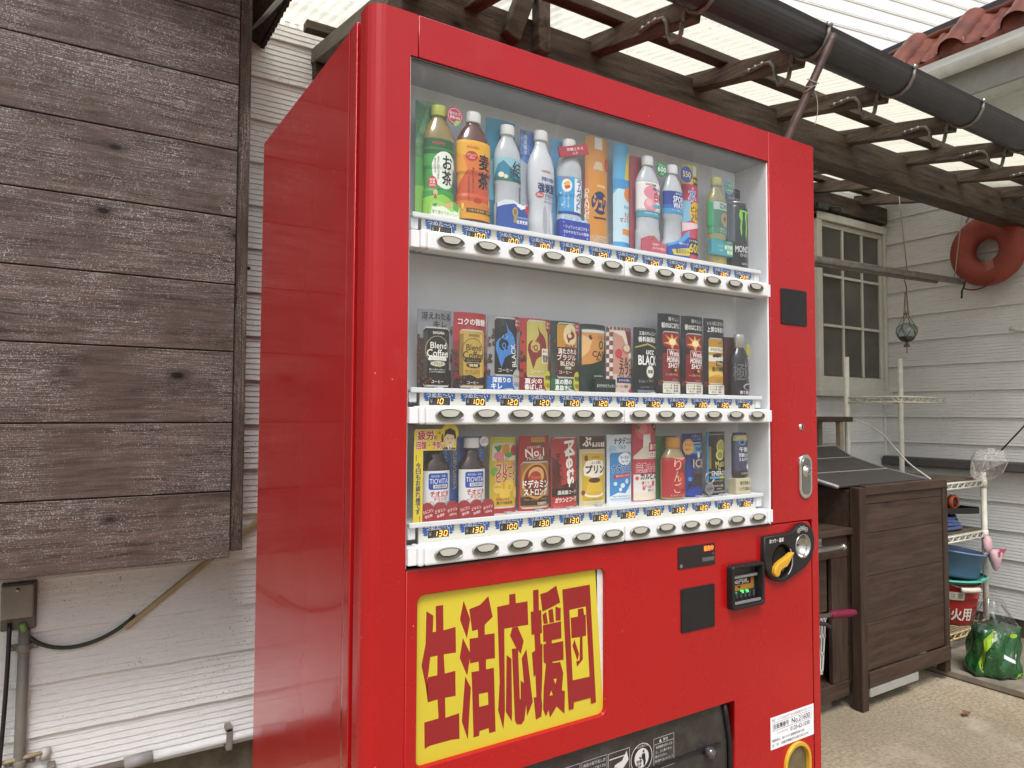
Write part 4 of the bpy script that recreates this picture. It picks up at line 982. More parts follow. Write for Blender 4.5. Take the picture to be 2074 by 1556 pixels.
G4 = [[(325,841),(337,841),(338,803),(343,803),(345,762),(341,761),(342,742),(346,742),(346,686),(344,646),(346,631),(344,612),(332,609),(327,649),(333,649),(331,689),(327,686),(323,730),(330,732),(328,762),(322,762),(320,803),(326,803)],[(341,832),(357,834),(377,843),(386,811),(366,805),(346,800)],[(346,794),(354,798),(358,777),(349,777)],[(359,800),(369,802),(372,777),(362,777)],[(375,805),(387,800),(387,778),(376,779)],[(347,775),(388,776),(389,745),(367,745),(367,739),(393,739),(394,705),(368,706),(369,703),(386,702),(393,681),(390,649),(397,647),(396,606),(378,623),(363,606),(360,621),(354,610),(348,624),(349,661),(354,705),(349,708),(348,740),(354,741),(354,745),(348,745)],[(371,674),(378,673),(375,664)],[(366,654),(369,645),(362,646)]]
G5 = [[(391,834),(456,835),(471,611),(459,610),(458,622),(418,622),(417,610),(406,610)],[(407,794),(446,795),(455,662),(415,663)],[(427,793),(440,793),(442,780),(446,780),(447,740),(438,740),(439,697),(425,686),(423,696),(431,697),(432,740),(412,741),(410,779),(427,779)],[(419,738),(430,709),(426,697),(414,727)]]
sgops = [P([(90.6, 584), (490, 584), (469.5, 867), (90.6, 867)], YEL)]
for G, holes in ((G1, ()), (G2, (4,)), (G3, ()), (G4, (6, 7)), (G5, (1,))):
    for i, pl in enumerate(G): sgops.append(P(pl, YEL if i in holes else plain(SG, .28, var=.04, vs=4, coat=.3)))
_po = printed('poster', pn, [P([(478.5, 584), (489.9, 584), (489.9, 867), (462, 867), (474, 867)], plain((.66, .66, .64), .4))] + sgops, lambda u, v, o: (u, 9.6 - o, v), 0.0, .05, 0)
# controls
dp = plate('status_display', rrect(.682, .793, .8385, .8845, .002), [], -.0012, .012, plain((.018, .014, .014), .3), vm, .0006)
printed('display_print', dp, [T('販売中', 773, 875, 28, 10.5, plain('#ff5a1e', emis=3.0), .035), R(753, 790, 848, 856.5, plain((.10, .098, .095), .4)), E(690.5, 845.5, 4.2, 4.2, plain((.16, .155, .15), .4)), E(786, 863, 4, 2.2, plain((.08, .078, .075), .4))], lambda u, v, o: (u, -1.3 - o, v), .05, .05, 0)
plate('blank_cover', rrect(.6895, .790, .7075, .798, .0035), [], -.0025, .012, BLACKP, vm, .0012)
bv = plate('bill_slot', rrect(.8305, .9375, .736, .8315, .008), [rrect(.8385, .9295, .7445, .8235, .004)], -.017, .012, BLACKP, vm, .003)
b = MB(); b.box(.838, .930, .004, .008, .744, .824, plain((.03, .028, .028), .4)); b.build('throat', bv)
b = MB(); b.beam((.8395, -.0005, .8025), (.9285, -.0005, .8025), .007, .006, plain((.30, .29, .28), .2, .3)); b.build('guide_bar', bv, bevel=.001)
b = MB(); b.beam((.8395, -.010, .749), (.9285, -.010, .749), .006, .006, plain((.25, .24, .24), .25, .3)); b.build('guide_bar', bv, bevel=.001)
b = MB()
for k in range(6): b.beam((.846 + .014 * k, -.002, .756), (.852 + .014 * k, .002, .768), .004, .003, BLACKP)
b.build('rib', bv)
printed('bill_print', bv, [R(839.5, 924, 771, 800, '#9c6a2f'), R(839.5, 914, 783, 798.5, '#1d1a18'), T('1000円札', 874, 790.5, 66, 10.5, '#d6d2c8', .02), P([(868, 781), (882, 781), (875, 774.5)], '#1d1a18')], lambda u, v, o: (u, 3.9 - o, v), 0, .05, 0)
GRN = plain('#35ff5a', emis=2.0)
b = MB()
for k, s_ in enumerate((.7, .8, 1.2, 1.0)): b.box(.845 + .017 * k, .845 + .017 * k + .006 * s_, .001, .0035, .765, .765 + .0045 * s_, GRN if k > 1 else plain('#1c8a33', emis=1.0))
b.build('indicator_light', bv)
cpo = [(.9445, .884)] + [(1.030, .8855), (1.048, .8885), (1.060, .896), (1.075, .9035), (1.092, .9045), (1.110, .897), (1.122, .884), (1.128, .866), (1.1275, .848), (1.121, .829), (1.108, .811), (1.090, .800), (1.060, .789), (1.030, .779), (1.010, .7755), (.992, .778), (.972, .786), (.957, .798), (.947, .814), (.9435, .832)]
cm = plate('coin_unit', cpo, [ell(1.006, .824, .0365, .0385, 28), ell(1.0815, .851, .0265, .0275, 28)], -.012, .010, BLACKP, vm, .003)
b = MB(); b.lathe([(.0, .012), (.036, .011), (.038, -.002)], plain((.015, .014, .014), .25), (1.006, 0, .824), 28, 1, 'y', False); b.build('lever_well', cm)
b = MB(); b.lathe([(.0, .010), (.012, .009), (.020, .004), (.026, -.006), (.0285, -.0135), (.0265, -.0135), (.024, -.005)], plain((.45, .44, .42), .2, .95, var=.1), (1.0815, 0, .851), 30, 1, 'y', False); b.build('coin_funnel', cm)
b = MB(); b.box(1.074, 1.089, .0035, .0085, .8495, .8525, plain((.01, .01, .01), .4)); b.build('coin_slot', cm)
lv = [(.968, .811), (.966, .801), (.971, .794), (.979, .792), (.986, .796), (.989, .805), (1.000, .810), (1.012, .812), (1.022, .822), (1.040, .842), (1.030, .842), (1.012, .834), (.994, .828), (.980, .822)]
b = MB(); b.prism(lv, -.021, -.008, plain((.62, .33, .025), .32, var=.05)); b.build('return_lever', cm, bevel=.003, seg=2)
b = MB(); b.tube([(1.006 + .0365 * math.cos(t), -.0118, .824 + .0385 * math.sin(t)) for t in [math.radians(a) for a in range(-60, 41, 10)]], .0012, plain((.4, .4, .4), .3), 5); b.build('lever_rim', cm)
co = [T('おつり・返却', 985, 873, 50, 9.5, '#e6e6e2', .025)]
for k, (s_, x, z) in enumerate((('500', 1066, 888.5), ('100', 1075, 892.8), ('50', 1085, 893), ('10', 1094.5, 889))): co += [E(x, z, 5.4, 5.4, '#d9d9d4'), E(x, z, 4.6, 4.6, '#161414'), T(s_, x, z, 6.6, 4.2, '#d9d9d4', .02)]
printed('coin_print', cm, co, lambda u, v, o: (u, -12.1 - o, v), .05, .04, 0)
plate('card_reader', rrect(1.0255, 1.1225, 1.3755, 1.4615, .004), [], -.003, .012, BLACKP, vm, .0012)
kc = MB(); kc.lathe([(.0, -.004), (.007, -.0035), (.0085, -.001), (.0085, .004)], CHROME, (1.0965, 0, 1.1315), 20, 1, 'y'); kc = kc.build('key_lock', vm)
b = MB(); b.box(1.0958, 1.0978, -.0046, -.0032, 1.127, 1.136, BLACKP); b.build('keyhole', kc)
lk = plate('door_lock', rrect(1.0845, 1.1325, .9605, 1.0665, .0235, 8), [], -.005, .006, CHROME, vm, .002)
b = MB(); b.prism(rrect(1.0935, 1.1235, .970, 1.057, .0148, 8), -.0062, -.004, plain((.30, .30, .29), .22, 1, var=.1)); b.build('handle_well', lk, bevel=.001)
b = MB(); b.lathe([(.0, -.012), (.008, -.012), (.0095, -.0105), (.0095, -.008), (.0135, -.008), (.015, -.0062), (.015, -.004)], CHROME, (1.1085, 0, 1.026), 24, 1, 'y'); b.build('lock_barrel', lk)
b = MB(); b.beam((1.1055, -.0125, 1.022), (1.112, -.0125, 1.031), .0016, .0016, BLACKP); b.build('keyhole', lk)
# service sticker
sk_ = [R(972, 1131, 400, 472, '#e9e9ee'), T('故障・トラブル時は必ず下記の自販機番号をお伝え下さい', 1051, 464.5, 148, 6.2, '#25222a', .012), ring(1051.5, 449, 1, 1, .5, '#25222a')]
sk_ += [R(980, 1122, 440.2, 440.9, '#25222a'), R(980, 1122, 458.2, 458.9, '#25222a'), R(980, 980.7, 440.2, 458.9, '#25222a'), R(1121.3, 1122, 440.2, 458.9, '#25222a'), T('自販機番号', 1010, 449.5, 54, 12, '#25222a', .02), T('No.21600', 1082, 449.5, 68, 12.5, '#25222a', .025), T('フリーダイヤル', 1014, 433.5, 40, 6, '#25222a', .01), T('0120-62-1030', 1079, 432.5, 72, 9.5, '#25222a', .02), T('管理者名：㈱シマダ 自動販売機のSBS', 1036, 419, 118, 6.2, '#25222a', .01), T('住　所：京都府舞鶴市大宮町河辺2399', 1043, 408.5, 132, 6.2, '#25222a', .01)]
printed('service_sticker', vm, sk_, lambda u, v, o: (u, .3 - o, v), .35, .03, 0)
rc = plate('coin_return', arc(1.066, .350, .048, 0, 180, 12) + [(1.018, .2), (1.114, .2)], [arc(1.066, .347, .041, 0, 180, 12) + [(1.025, .207), (1.107, .207)]], -.006, .02, plain((.62, .36, .03), .35), vm, .002)
b = MB(); b.prism(arc(1.066, .347, .0405, 0, 180, 12) + [(1.0255, .2075), (1.1065, .2075)], .004, .006, plain((.13, .10, .05), .15, var=.3)); fl_ = b.build('flap', rc)
b = MB(); b.prism(arc(1.066, .300, .022, 0, 180, 10) + [(1.044, .26), (1.088, .26)], .002, .0045, plain((.20, .13, .06), .3)); b.build('finger_plate', fl_)
# delivery port
FLAP = NT('scuffed_smoked_plastic'); v = FLAP.coords((1, 1, 1), False)
FLAP.set(FLAP.mix(FLAP.ramp(FLAP.noise(v, 26, 6, .7), [(.45, 0.), (.8, .5)]), (.028, .024, .023), (.12, .11, .10)), FLAP.ramp(FLAP.noise(v, 9, 4), [(.3, .16), (.7, .4)])); FLAP = FLAP.m
b = MB(); b.box(.125, .862, .03, .16, .235, .24, DARKP); b.box(.125, .13, .03, .16, .24, .54, DARKP); b.box(.8535, .862, .03, .16, .24, .54, plain((.06, .055, .053), .4)); b.box(.13, .853, .155, .16, .24, .54, DARKP); b.box(.125, .862, .03, .16, .5365, .542, DARKP); dpb = b.build('delivery_box', vm)
b = MB(); b.prism([(.14, .25), (.846, .25), (.843, .45), (.826, .5345), (.14, .5345)], .014, .019, FLAP); fp = b.build('delivery_flap', vm, bevel=.0015)
b = MB(); b.tube([(.832, .012, .53), (.838, .011, .50), (.849, .011, .44), (.850, .011, .26)], .006, BLACKP, 8); b.build('flap_arm', fp)
b = MB(); b.lathe([(.0, -.018), (.008, -.016), (.0125, -.008), (.0115, .0), (.006, .006)], plain((.05, .047, .047), .06, coat=1), (.779, .010, .442), 20, 1, 'y'); b.build('knob', fp)
b = MB(); b.box(.60, .82, .0108, .0139, .4445, .450, BLACKP); b.build('lip', fp)
WI = '#c9c8c4'
def outl(x0, x1, z0, z1): return [R(x0, x1, z0, z0 + .7, WI), R(x0, x1, z1 - .7, z1, WI), R(x0, x0 + .7, z0, z1, WI), R(x1 - .7, x1, z0, z1, WI)]
fo = outl(625, 682, 440, 503) + [R(625, 682, 490.5, 491.2, WI), P([(640, 493), (647, 493), (643.5, 500)], WI), T('警告', 658, 496.5, 14, 6, WI, .015)]
for k, s_ in enumerate(('転倒事故を防ぐため', 'に、上に乗らない、', '揺さぶらない、', '寄り掛からないようにして', 'ください')): fo.append(T(s_, 652 - (8 if k in (2, 4) else 0) + 2, 484 - 9 * k, (46, 46, 34, 50, 24)[k], 5.6, WI, .012))
fo += [E(592, 474, 29, 29, WI, 28), E(592, 474, 27.6, 27.6, '#2a2524', 28), E(592, 474, 19, 19, WI, 24), T('のんだあとは', 592, 497, 34, 5, WI, .015), T('リサイクル', 592, 451, 28, 5, WI, .015),
       E(597, 486, 2.6, 2.6, '#2a2524', 12), P([(593, 482), (601, 482), (603, 466), (601, 458), (597, 458), (596, 468), (592, 474), (586, 478), (585, 475), (590, 471)], '#2a2524'), P([(578, 471), (592, 471), (590, 458), (580, 458)], '#2a2524'), R(581.5, 583, 459, 470, WI), R(586, 587.5, 459, 470, WI), R(579, 591, 464, 465.2, WI)]
fo += outl(505, 560, 440, 503) + [P([(508, 492), (552, 492), (552, 490), (508, 490)], WI), P([(552, 498), (557, 480), (540, 464), (524, 458), (520, 462), (532, 470), (520, 474), (522, 478), (540, 482)], WI)]
fo += outl(440, 502, 440, 504) + [T('商品の取り出し方', 471, 496, 54, 6.4, WI, .015), T('たてになって出てきた', 471, 486, 56, 5.6, WI, .012), T('ときは下にずらして', 470, 477, 52, 5.6, WI, .012)]
fo += outl(372, 436, 440, 504) + [T('注意', 404, 496, 22, 7, WI, .015)]
printed('flap_print', fp, fo, lambda u, v, o: (u, 13.9 - o, v), .1, .02, 0)
# ================================================================== DRINK SAMPLES
def surf_card(w, b, cx=0, y0=0):
    Rr = ((w / 2) ** 2 + b * b) / (2 * b)
    def f(u, v, o):
        a = u / Rr; return (cx + (Rr + o) * math.sin(a), y0 - ((Rr + o) * math.cos(a) - (Rr - b)), v)
    return f
def card(root, w, h, b, col, ops, cx=0, y0=6, v0=0, name='card', cut=6.0, top=None):
    """curved printed sheet, closed at the back, with its print"""
    f = surf_card(w, b, cx, y0); Rr = ((w / 2) ** 2 + b * b) / (2 * b); um = Rr * math.asin(min(1, (w / 2) / Rr)); n = 28
    m = MB(); vs = []; mat_ = col if isinstance(col, bpy.types.Material) else plain(col, .35, var=.03, spec=.35)
    for z in (v0, h):
        for k in range(n + 1): vs.append(tuple(x * .001 for x in f(-um + 2 * um * k / n, z, 0)))
        for k in range(n + 1): x, y, _ = f(um - 2 * um * k / n, z, 0); vs.append((x * .001, (y0 + 1.2) * .001 if 0 else max(y + 1.0, y + 1.0) * .001, z * .001))
    N = 2 * (n + 1); fs = [(k, (k + 1) % N, N + (k + 1) % N, N + k) for k in range(N)] + [(k, k + 1, N - 2 - k, N - 1 - k) for k in range(n)] + [(N + k, N + k + 1, 2 * N - 2 - k, 2 * N - 1 - k) for k in range(n)]
    m.add(vs, fs, mat_); o = m.build(name, root)
    cl = []
    for q in ops:
        if q[0] == 'p': cl.append(('p', [(max(-um, min(um, a)), max(v0, min(h, c_))) for a, c_ in q[1]], q[2]))
        else: cl.append(q)
    if cl: printed('print', o, cl, f, .22, .05, 4.0)
    return f, um
def rad(prof, v):
    for (r0, z0), (r1, z1) in zip(prof, prof[1:]):
        if z0 <= v <= z1: return r0 + (r1 - r0) * ((v - z0) / (z1 - z0) if z1 > z0 else 0)
    return prof[-1][0] if v > prof[-1][1] else prof[0][0]
def surf_lathe(prof, r0, cx=0, y0=0, ky=.6):
    def f(u, v, o):
        r = rad(prof, v) + o; a = max(-1.62, min(1.62, u / r0)); return (cx + r * math.sin(a), y0 - (rad(prof, v) * ky + o) * math.cos(a), v)
    return f
def lathe_part(root, name, prof, mat_, cx=0, y0=0, ky=.6, n=56):
    m = MB(); m.lathe([(r * .001, z * .001) for r, z in prof], mat_, (cx * .001, y0 * .001, 0), n, ky); return m.build(name, root)
def pet(Rb, H, sh=.70, waist=.92, w0=.26, w1=.42):
    return [(Rb * .8, 0), (Rb * .96, 3), (Rb, 9), (Rb, H * w0 - 6), (Rb * waist, H * w0), (Rb * waist, H * w1), (Rb, H * w1 + 6), (Rb, H * sh), (Rb * .93, H * (sh + .05)), (Rb * .72, H * (sh + .12)), (Rb * .48, H * .875), (13.0, H * .895), (13.0, H * .91)]
def bottle(root, Rb, H, liquid, cap, ops, cx=0, y0=-4, ky=.55, prof=None, **kw):
    pr = prof or pet(Rb, H, **kw)
    o = lathe_part(root, 'bottle', pr, liquid, cx, y0, ky)
    n = 20; m = MB(); cp = [(14.6, H * .905), (15.0, H * .91), (15.0, H * .985), (13.5, H), (0.01, H)]
    m.lathe([(r * .001, z * .001) for r, z in cp], cap, (cx * .001, y0 * .001, 0), n, .7); m.build('cap', root)
    f = surf_lathe(pr, Rb, cx, y0, ky)
    if ops: printed('label_print', o, ops, f, .30, .06, 4.0, [z for _, z in pr])
    return f
def disc(root, cu, cv, r, col, ops, y=-24, name='tag', rx=None):
    m = MB(); m.prism([(a * .001, c_ * .001) for a, c_ in ell(cu, cv, rx or r, r, 26)], (y - .6) * .001, (y + .4) * .001, plain(col, .3, var=.03, coat=.2)); o = m.build(name, root)
    if ops: printed('tag_print', o, ops, lambda u, v, q: (u, y - .7 - q, v), .02, .03, 0)
def box_part(root, name, x0, x1, y0, y1, z0, z1, col, bev=.0015):
    m = MB(); m.box(x0 * .001, x1 * .001, y0 * .001, y1 * .001, z0 * .001, z1 * .001, plain(col, .3, var=.04, coat=.2)); return m.build(name, root, bevel=bev)
def poly_part(root, name, pl, y0, y1, col):
    m = MB(); m.prism([(a * .001, c_ * .001) for a, c_ in pl], y0 * .001, y1 * .001, plain(col, .3, var=.04, coat=.2)); return m.build(name, root)
def fprint(o, ops, y): return printed('print', o, ops, lambda u, v, q: (u, y - q, v), .05, .03, 0)
GRP = 'drink samples on the shelves'
def item(row, i, label, cat='drink', dx=0, name='drink_can_sample'):
    return thing(name, label, cat, (BX[i] - .0005 + dx, .042, LEDGE[row]), GRP)
CLR = plain((.60, .635, .67), .14, var=.06, vs=40, trans=.25, coat=.3); FROST = plain((.56, .58, .62), .2, var=.06, coat=.4)
def liq(c, t=.0): return plain(c, .12, var=.1, vs=30, coat=.5, trans=t)
WCAP = plain((.72, .73, .72), .35, var=.03)
def can_img(u0, u1, v0, v1, c, rim='#b9b7b0'):
    w_ = u1 - u0; e = w_ * .05
    return [P([(u0 + e, v0), (u1 - e, v0), (u1, v0 + 4), (u1, v1 - 5), (u1 - e * 1.6, v1), (u0 + e * 1.6, v1), (u0, v1 - 5), (u0, v0 + 4)], rim), P([(u0 + e * .6, v0 + 3), (u1 - e * .6, v0 + 3), (u1, v0 + 6), (u1, v1 - 6.5), (u1 - e * 1.4, v1 - 2.6), (u0 + e * 1.4, v1 - 2.6), (u0, v1 - 6.5), (u0, v0 + 6)], c)]
def beans(rnd, n, box_, c='#3a2219', c2='#6b4433'):
    out = []
    for _ in range(n):
        a = rnd.uniform(box_[0], box_[1]); c_ = rnd.uniform(box_[2], box_[3]); t = rnd.uniform(2.2, 3.6)
        out += [E(a, c_, t, t * 1.25, c, 10), E(a + t * .15, c_ + t * .3, t * .45, t * .7, c2, 8)]
    return out
rnd = random.Random(3)
LOCAL[0] = True
BK = '#17140f'
# ---------------------------------------------------------------- top row
t = item(0, 0, 'green tea bottle sample with yellow-green cap and red round tag', 'bottle', 0, 'drink_bottle_sample')
card(t, 60, 212, 5, plain((.06, .22, .06), .3, var=.5, vs=90, coat=.2), [R(-34, 34, 0, 60, '#7fbf45'), R(-34, 34, 60, 110, '#4fa043'), P([(-34, 140), (-10, 200), (-34, 212)], '#2f6b30')], -6, 12)
bottle(t, 29, 203, liq('#86743a'), plain((.42, .48, .06), .35), [R(-44, 44, 6, 140, '#3f9a40'), R(-44, 44, 112, 140, '#1d5a28'), R(-44, 44, 120, 124, '#2f7a35'), E(6, 86, 27, 33, '#e8efe2'), P([(-44, 6), (44, 6), (44, 30), (0, 42), (-44, 34)], '#8fca4c'), T('お', 11, 100, 21, 23, BK, .035), T('茶', 11, 73, 23, 25, BK, .035), T('SANGARIA', -8, 131.5, 24, 4.4, '#d43a3a', .03), E(-20, 62, 10, 11, '#c5303a'), T('国産', -20, 67, 12, 4.4, '#f4e8e0', .02), T('茶葉', -20, 62, 12, 4.4, '#f4e8e0', .02), T('100%', -20, 57, 13, 4, '#f4e8e0', .02), TV('香ばしさとうまみ', -8, 88, 4, 40, '#4a5a40', .0), TV('まろやかな', -14, 92, 4, 26, '#4a5a40', .0), E(-13, 44, 4, 5, '#d9b08a'), P([(-16, 34), (-10, 34), (-12, 41), (-14, 41)], '#b83a3a'), T('緑茶のおいしさ広がる味わい', 10, 51, 40, 4.6, '#1d4a20', .01)], 2, -2)
o = poly_part(t, 'flap', [(-24, 2), (36, 2), (36, 24), (24, 28), (16, 22), (-4, 30), (-22, 26)], -19, -17.6, '#9fd060'); fprint(o, [P([(-20, 4), (34, 4), (34, 18), (20, 14), (4, 22), (-18, 18)], '#e7efd8'), T('香り豊かでおいしい', 7, 10, 50, 6.6, '#2c4a24', .015), P([(-18, 22), (-8, 26), (-12, 18)], '#3f8a3a'), P([(24, 34), (34, 24), (32, 14), (22, 20)], '#5aa84a'), P([(4, 26), (22, 32), (22, 24), (10, 20)], '#d8b070')], -19)
disc(t, 26, 187, 16, '#a82438', [ring(26, 187, 13.5, 13.5, .7, '#f0d8d8'), T('煎りたて', 26, 191, 20, 5.6, '#f4e4e4', .02), T('茶葉100%', 26, 184, 20, 5.2, '#f4e4e4', .02), P([(24, 168), (33, 172), (38, 179), (30, 180), (25, 175)], '#8cc060')], -16)

t = item(0, 1, 'orange and yellow barley tea bottle sample with white cap', 'bottle', 0, 'drink_bottle_sample')
bottle(t, 34, 207, liq('#5a2f1e'), WCAP, [R(-54, 54, 8, 150, '#c5501c'), R(-54, 54, 8, 26, '#d99a22'), R(-54, 54, 26, 40, '#cf7a20'), R(-54, 54, 96, 122, '#d4731e'), R(-54, 54, 122, 150, '#e3a928'), P([(-54, 60), (-20, 96), (-30, 122), (-54, 130)], '#dd9426'), E(0, 42, 9, 5, '#b03020'), T('麦', 15, 113, 25, 28, BK, .04), T('茶', 15, 80, 27, 29, BK, .04), T('SANGARIA', -10, 137, 24, 4.6, '#c02a22', .03), E(-12, 121, 12, 9, '#b8322a'), T('カフェイン', -12, 123, 18, 4, '#f2d9b0', .02), T('ゼロ', -12, 118, 10, 4, '#f2d9b0', .02), TV('香ばしく飲みやすい', -9, 78, 4, 46, '#3a1a10', .01), TV('すっきり焙煎仕立て', -18, 62, 4, 46, '#3a1a10', .01), R(-22, 40, 20, 27, '#4a2a14'), T('六条大麦使用・無香料', 8, 23.5, 52, 4.6, '#e8c060', .01), E(-30, 30, 3, 6, '#e8c24a'), E(28, 40, 3, 7, '#e0b040')], 0, -3, .52)

t = item(0, 2, 'clear water bottle sample with mountain label and teal backing card', 'bottle', .004, 'drink_bottle_sample')
card(t, 64, 215, 3, '#2c84a0', [P([(-34, 120), (-10, 150), (34, 120), (34, 60), (-34, 60)], '#6fb2c4')], -6, 14)
bottle(t, 28, 201, CLR, WCAP, [R(-42, 42, 92, 136, '#8fbccb'), P([(-42, 100), (-30, 122), (-16, 130), (0, 116), (14, 108), (42, 100), (42, 92), (-42, 92)], '#2b7c98'), R(-42, 42, 92, 99, '#2f6f62'), E(-22, 103, 7, 5, '#dfe3c8'), E(-12, 100, 5, 4, '#d0d4b8'), T('結', 15, 116, 26, 30, '#1c2a30', .02), TV('天然水', -1, 108, 6, 20, '#1c2a30', .02), R(2, 34, 94, 99, '#1e4a48')], 0, 0)
o = poly_part(t, 'base_sleeve', [(-34, 0), (33, 0), (33, 52), (20, 48), (0, 56), (-18, 54), (-34, 46)], -21, -18, '#1f4a9c'); fprint(o, [P([(-34, 46), (-18, 54), (0, 56), (20, 48), (33, 52), (33, 46), (18, 40), (4, 50), (-20, 44), (-34, 38)], '#d8dfe8'), P([(8, 44), (16, 51), (26, 44), (20, 41), (16, 45)], '#eef2f6'), E(5, 34, 6, 9, '#b8a45a'), E(5, 34, 4, 6.5, '#8a7434'), P([(2, 26), (8, 26), (9, 14), (1, 14)], '#a08c48'), T('モンドセレクション', 21, 25, 23, 4, '#e8eef4', .02), T('金賞受賞', 20, 17, 24, 7, '#e8eef4', .03), E(31, 42, 4, 9, '#b83038')], -21)

t = item(0, 3, 'frosted pale sparkling water bottle sample with dark lettering', 'bottle', .006, 'drink_bottle_sample')
card(t, 60, 208, 3, plain((.10, .22, .52), .35, var=.9, vs=60, coat=.2), [P([(-32, 0), (32, 0), (32, 120), (-32, 150)], '#aeb6c0'), TV('強炭酸水', -20, 180, 7, 40, '#dce6f2', .02)], -4, 14)
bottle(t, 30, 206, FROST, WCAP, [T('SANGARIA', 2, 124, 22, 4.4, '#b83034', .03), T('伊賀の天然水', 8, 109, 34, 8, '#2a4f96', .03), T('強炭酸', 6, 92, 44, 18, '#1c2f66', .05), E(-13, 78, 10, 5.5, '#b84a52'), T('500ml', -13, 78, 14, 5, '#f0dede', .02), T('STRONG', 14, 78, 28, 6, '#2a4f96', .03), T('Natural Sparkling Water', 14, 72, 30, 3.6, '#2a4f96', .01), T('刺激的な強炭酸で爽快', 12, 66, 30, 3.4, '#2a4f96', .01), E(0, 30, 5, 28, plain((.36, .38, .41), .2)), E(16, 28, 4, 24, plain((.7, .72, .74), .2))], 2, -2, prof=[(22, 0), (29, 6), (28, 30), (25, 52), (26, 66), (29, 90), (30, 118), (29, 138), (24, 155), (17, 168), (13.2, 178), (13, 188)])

t = item(0, 4, 'ramune soda bottle sample with red ribbon and blue base sleeve', 'bottle', .004, 'drink_bottle_sample')
card(t, 62, 206, 3, plain((.12, .34, .58), .3, var=.25, vs=40, coat=.2), [], -2, 14)
bottle(t, 29, 204, CLR, WCAP, [R(-43, 43, 52, 126, '#3f9dd2'), R(2, 30, 56, 124, '#e8edf2'), R(-43, 43, 52, 58, '#1c4a96'), TV('ラムペット', 16, 92, 15, 62, '#1b3f94', .05), E(-16, 108, 12, 13, '#e9e9e0'), P([(-24, 112), (-12, 118), (-8, 112), (-20, 106)], '#d8b43a'), P([(-22, 106), (-10, 110), (-8, 104), (-18, 100)], '#c84a3a'), T('SANGARIA', -20, 122.5, 22, 3.8, '#d0404a', .03), E(34, 110, 7, 9, '#b8383c'), TV('なつかしい味わい', -22, 82, 4.5, 38, '#e4f0f8', .0), TV('シュワシュワ', -13, 78, 4.5, 30, '#e4f0f8', .0), E(-28, 70, 3, 3, '#a8d8f0'), E(-30, 92, 2.4, 2.4, '#a8d8f0')], 2, -1)
pk = [(-34 + 7 * k, 36 + (12 if k % 2 else 3)) for k in range(11)]
o = poly_part(t, 'ice_rim', [(-34, 30)] + pk + [(36, 30)], -19.5, -18.5, '#a8cede'); fprint(o, [P([(-30, 31), (-27, 45), (-22, 31)], '#e2f0f6'), P([(-6, 31), (0, 44), (4, 31)], '#d8ecf4'), P([(18, 31), (22, 44), (28, 31)], '#e2f0f6')], -19.5)
o = box_part(t, 'base_sleeve', -36, 38, -24, -10, 0, 38, '#20309c'); fprint(o, [T('・シュワッとはじける・', 3, 24, 62, 6.4, '#dfe6f6', .02), T('さわやかなラムネ風味!', 3, 14, 62, 6.4, '#dfe6f6', .02), E(-28, 32, 2.5, 2.5, '#5a78d0'), E(30, 6, 2.2, 2.2, '#8aa4e8'), E(-26, 6, 1.6, 1.6, '#8aa4e8'), E(-6, 4, 1.4, 1.4, '#8aa4e8')], -24.1)
m = MB(); m.beam((-.034, -.017, .168), (.034, -.020, .187), .003, .020, plain('#a82a34', .35, var=.03), (0, 0, 1)); o = m.build('ribbon', t)
printed('ribbon_print', o, [T('柑橘エキス', 2, 181, 40, 6.4, '#f2dede', .02, 15.6), T('入り', 2, 172.6, 13, 5.6, '#f2dede', .02, 15.6)], lambda u, v, q: (u, -20.6 - .044 * u - q, v), .1, .03, 0)

def add_orange(t, sx):
    card(t, 58, 227, 8, '#cc8e38', [P([(-18, 4), (20, 4), (22, 150), (14, 172), (9, 184), (9, 206), (-9, 206), (-9, 184), (-16, 172), (-20, 150)], '#c98a48'), P([(-10, 202), (10, 202), (10, 226), (-10, 226)], '#d8d6cc'), P([(-8, 176), (8, 176), (14, 160), (-14, 160)], '#c9b698'), P([(-20, 30), (22, 30), (22, 152), (-20, 152)], '#cf8a30'), P([(-34, 40), (-22, 90), (-26, 172), (-34, 160)], '#d4763a'), E(4, 92, 22, 24, '#1d2f60'), T('シュワ', 5, 92, 36, 32, '#d9923a', .05), TV('ORANGE', -27, 88, 9, 62, '#f0e6d2', .03), T('SANGARIA', 8, 127, 24, 5, '#f0e4cc', .03), P([(-14, 62), (24, 64), (24, 60), (-10, 58)], '#4a3a2a'), P([(-32, 10), (32, 12), (32, 26), (-32, 24)], '#d8a050'), T('シュワリはじける', 0, 17, 54, 11, '#e8e4d4', .06), T('シュワリはじける', 0, 17, 54, 11, '#23508a', .02), E(26, 176, 8, 14, '#c0503a')], 0, 8)
t = item(0, 5, 'curved orange soda card sample with dark blue round lettering', 'card', .012, 'drink_card_sample'); add_orange(t, 1)
t = item(0, 6, 'narrow curved sky-blue mango drink card sample', 'card', .008, 'drink_card_sample')
card(t, 44, 228, 9, '#57a4cf', [P([(-28, 120), (0, 150), (28, 150), (28, 0), (-28, 0)], '#bcd9e6'), P([(2, 150), (26, 156), (26, 214), (14, 214), (6, 190)], '#d3b93c'), R(-28, 28, 132, 152, '#3f8fc8'), E(14, 122, 14, 15, '#d9802a'), T('Pure', 10, 95, 18, 7, '#2f78a8', .02, 8), T('オレンジ', 14, 80, 26, 10, '#a85a20', .03, 12), T('マンゴー', 6, 68, 32, 11, '#a85a20', .03, 8), R(-4, 28, 36, 48, '#d98a3a'), R(-28, 28, 8, 20, '#4a9ac8'), T('SANGARIA', 12, 16, 20, 4.4, '#2a5a9c', .03)], 0, 8)
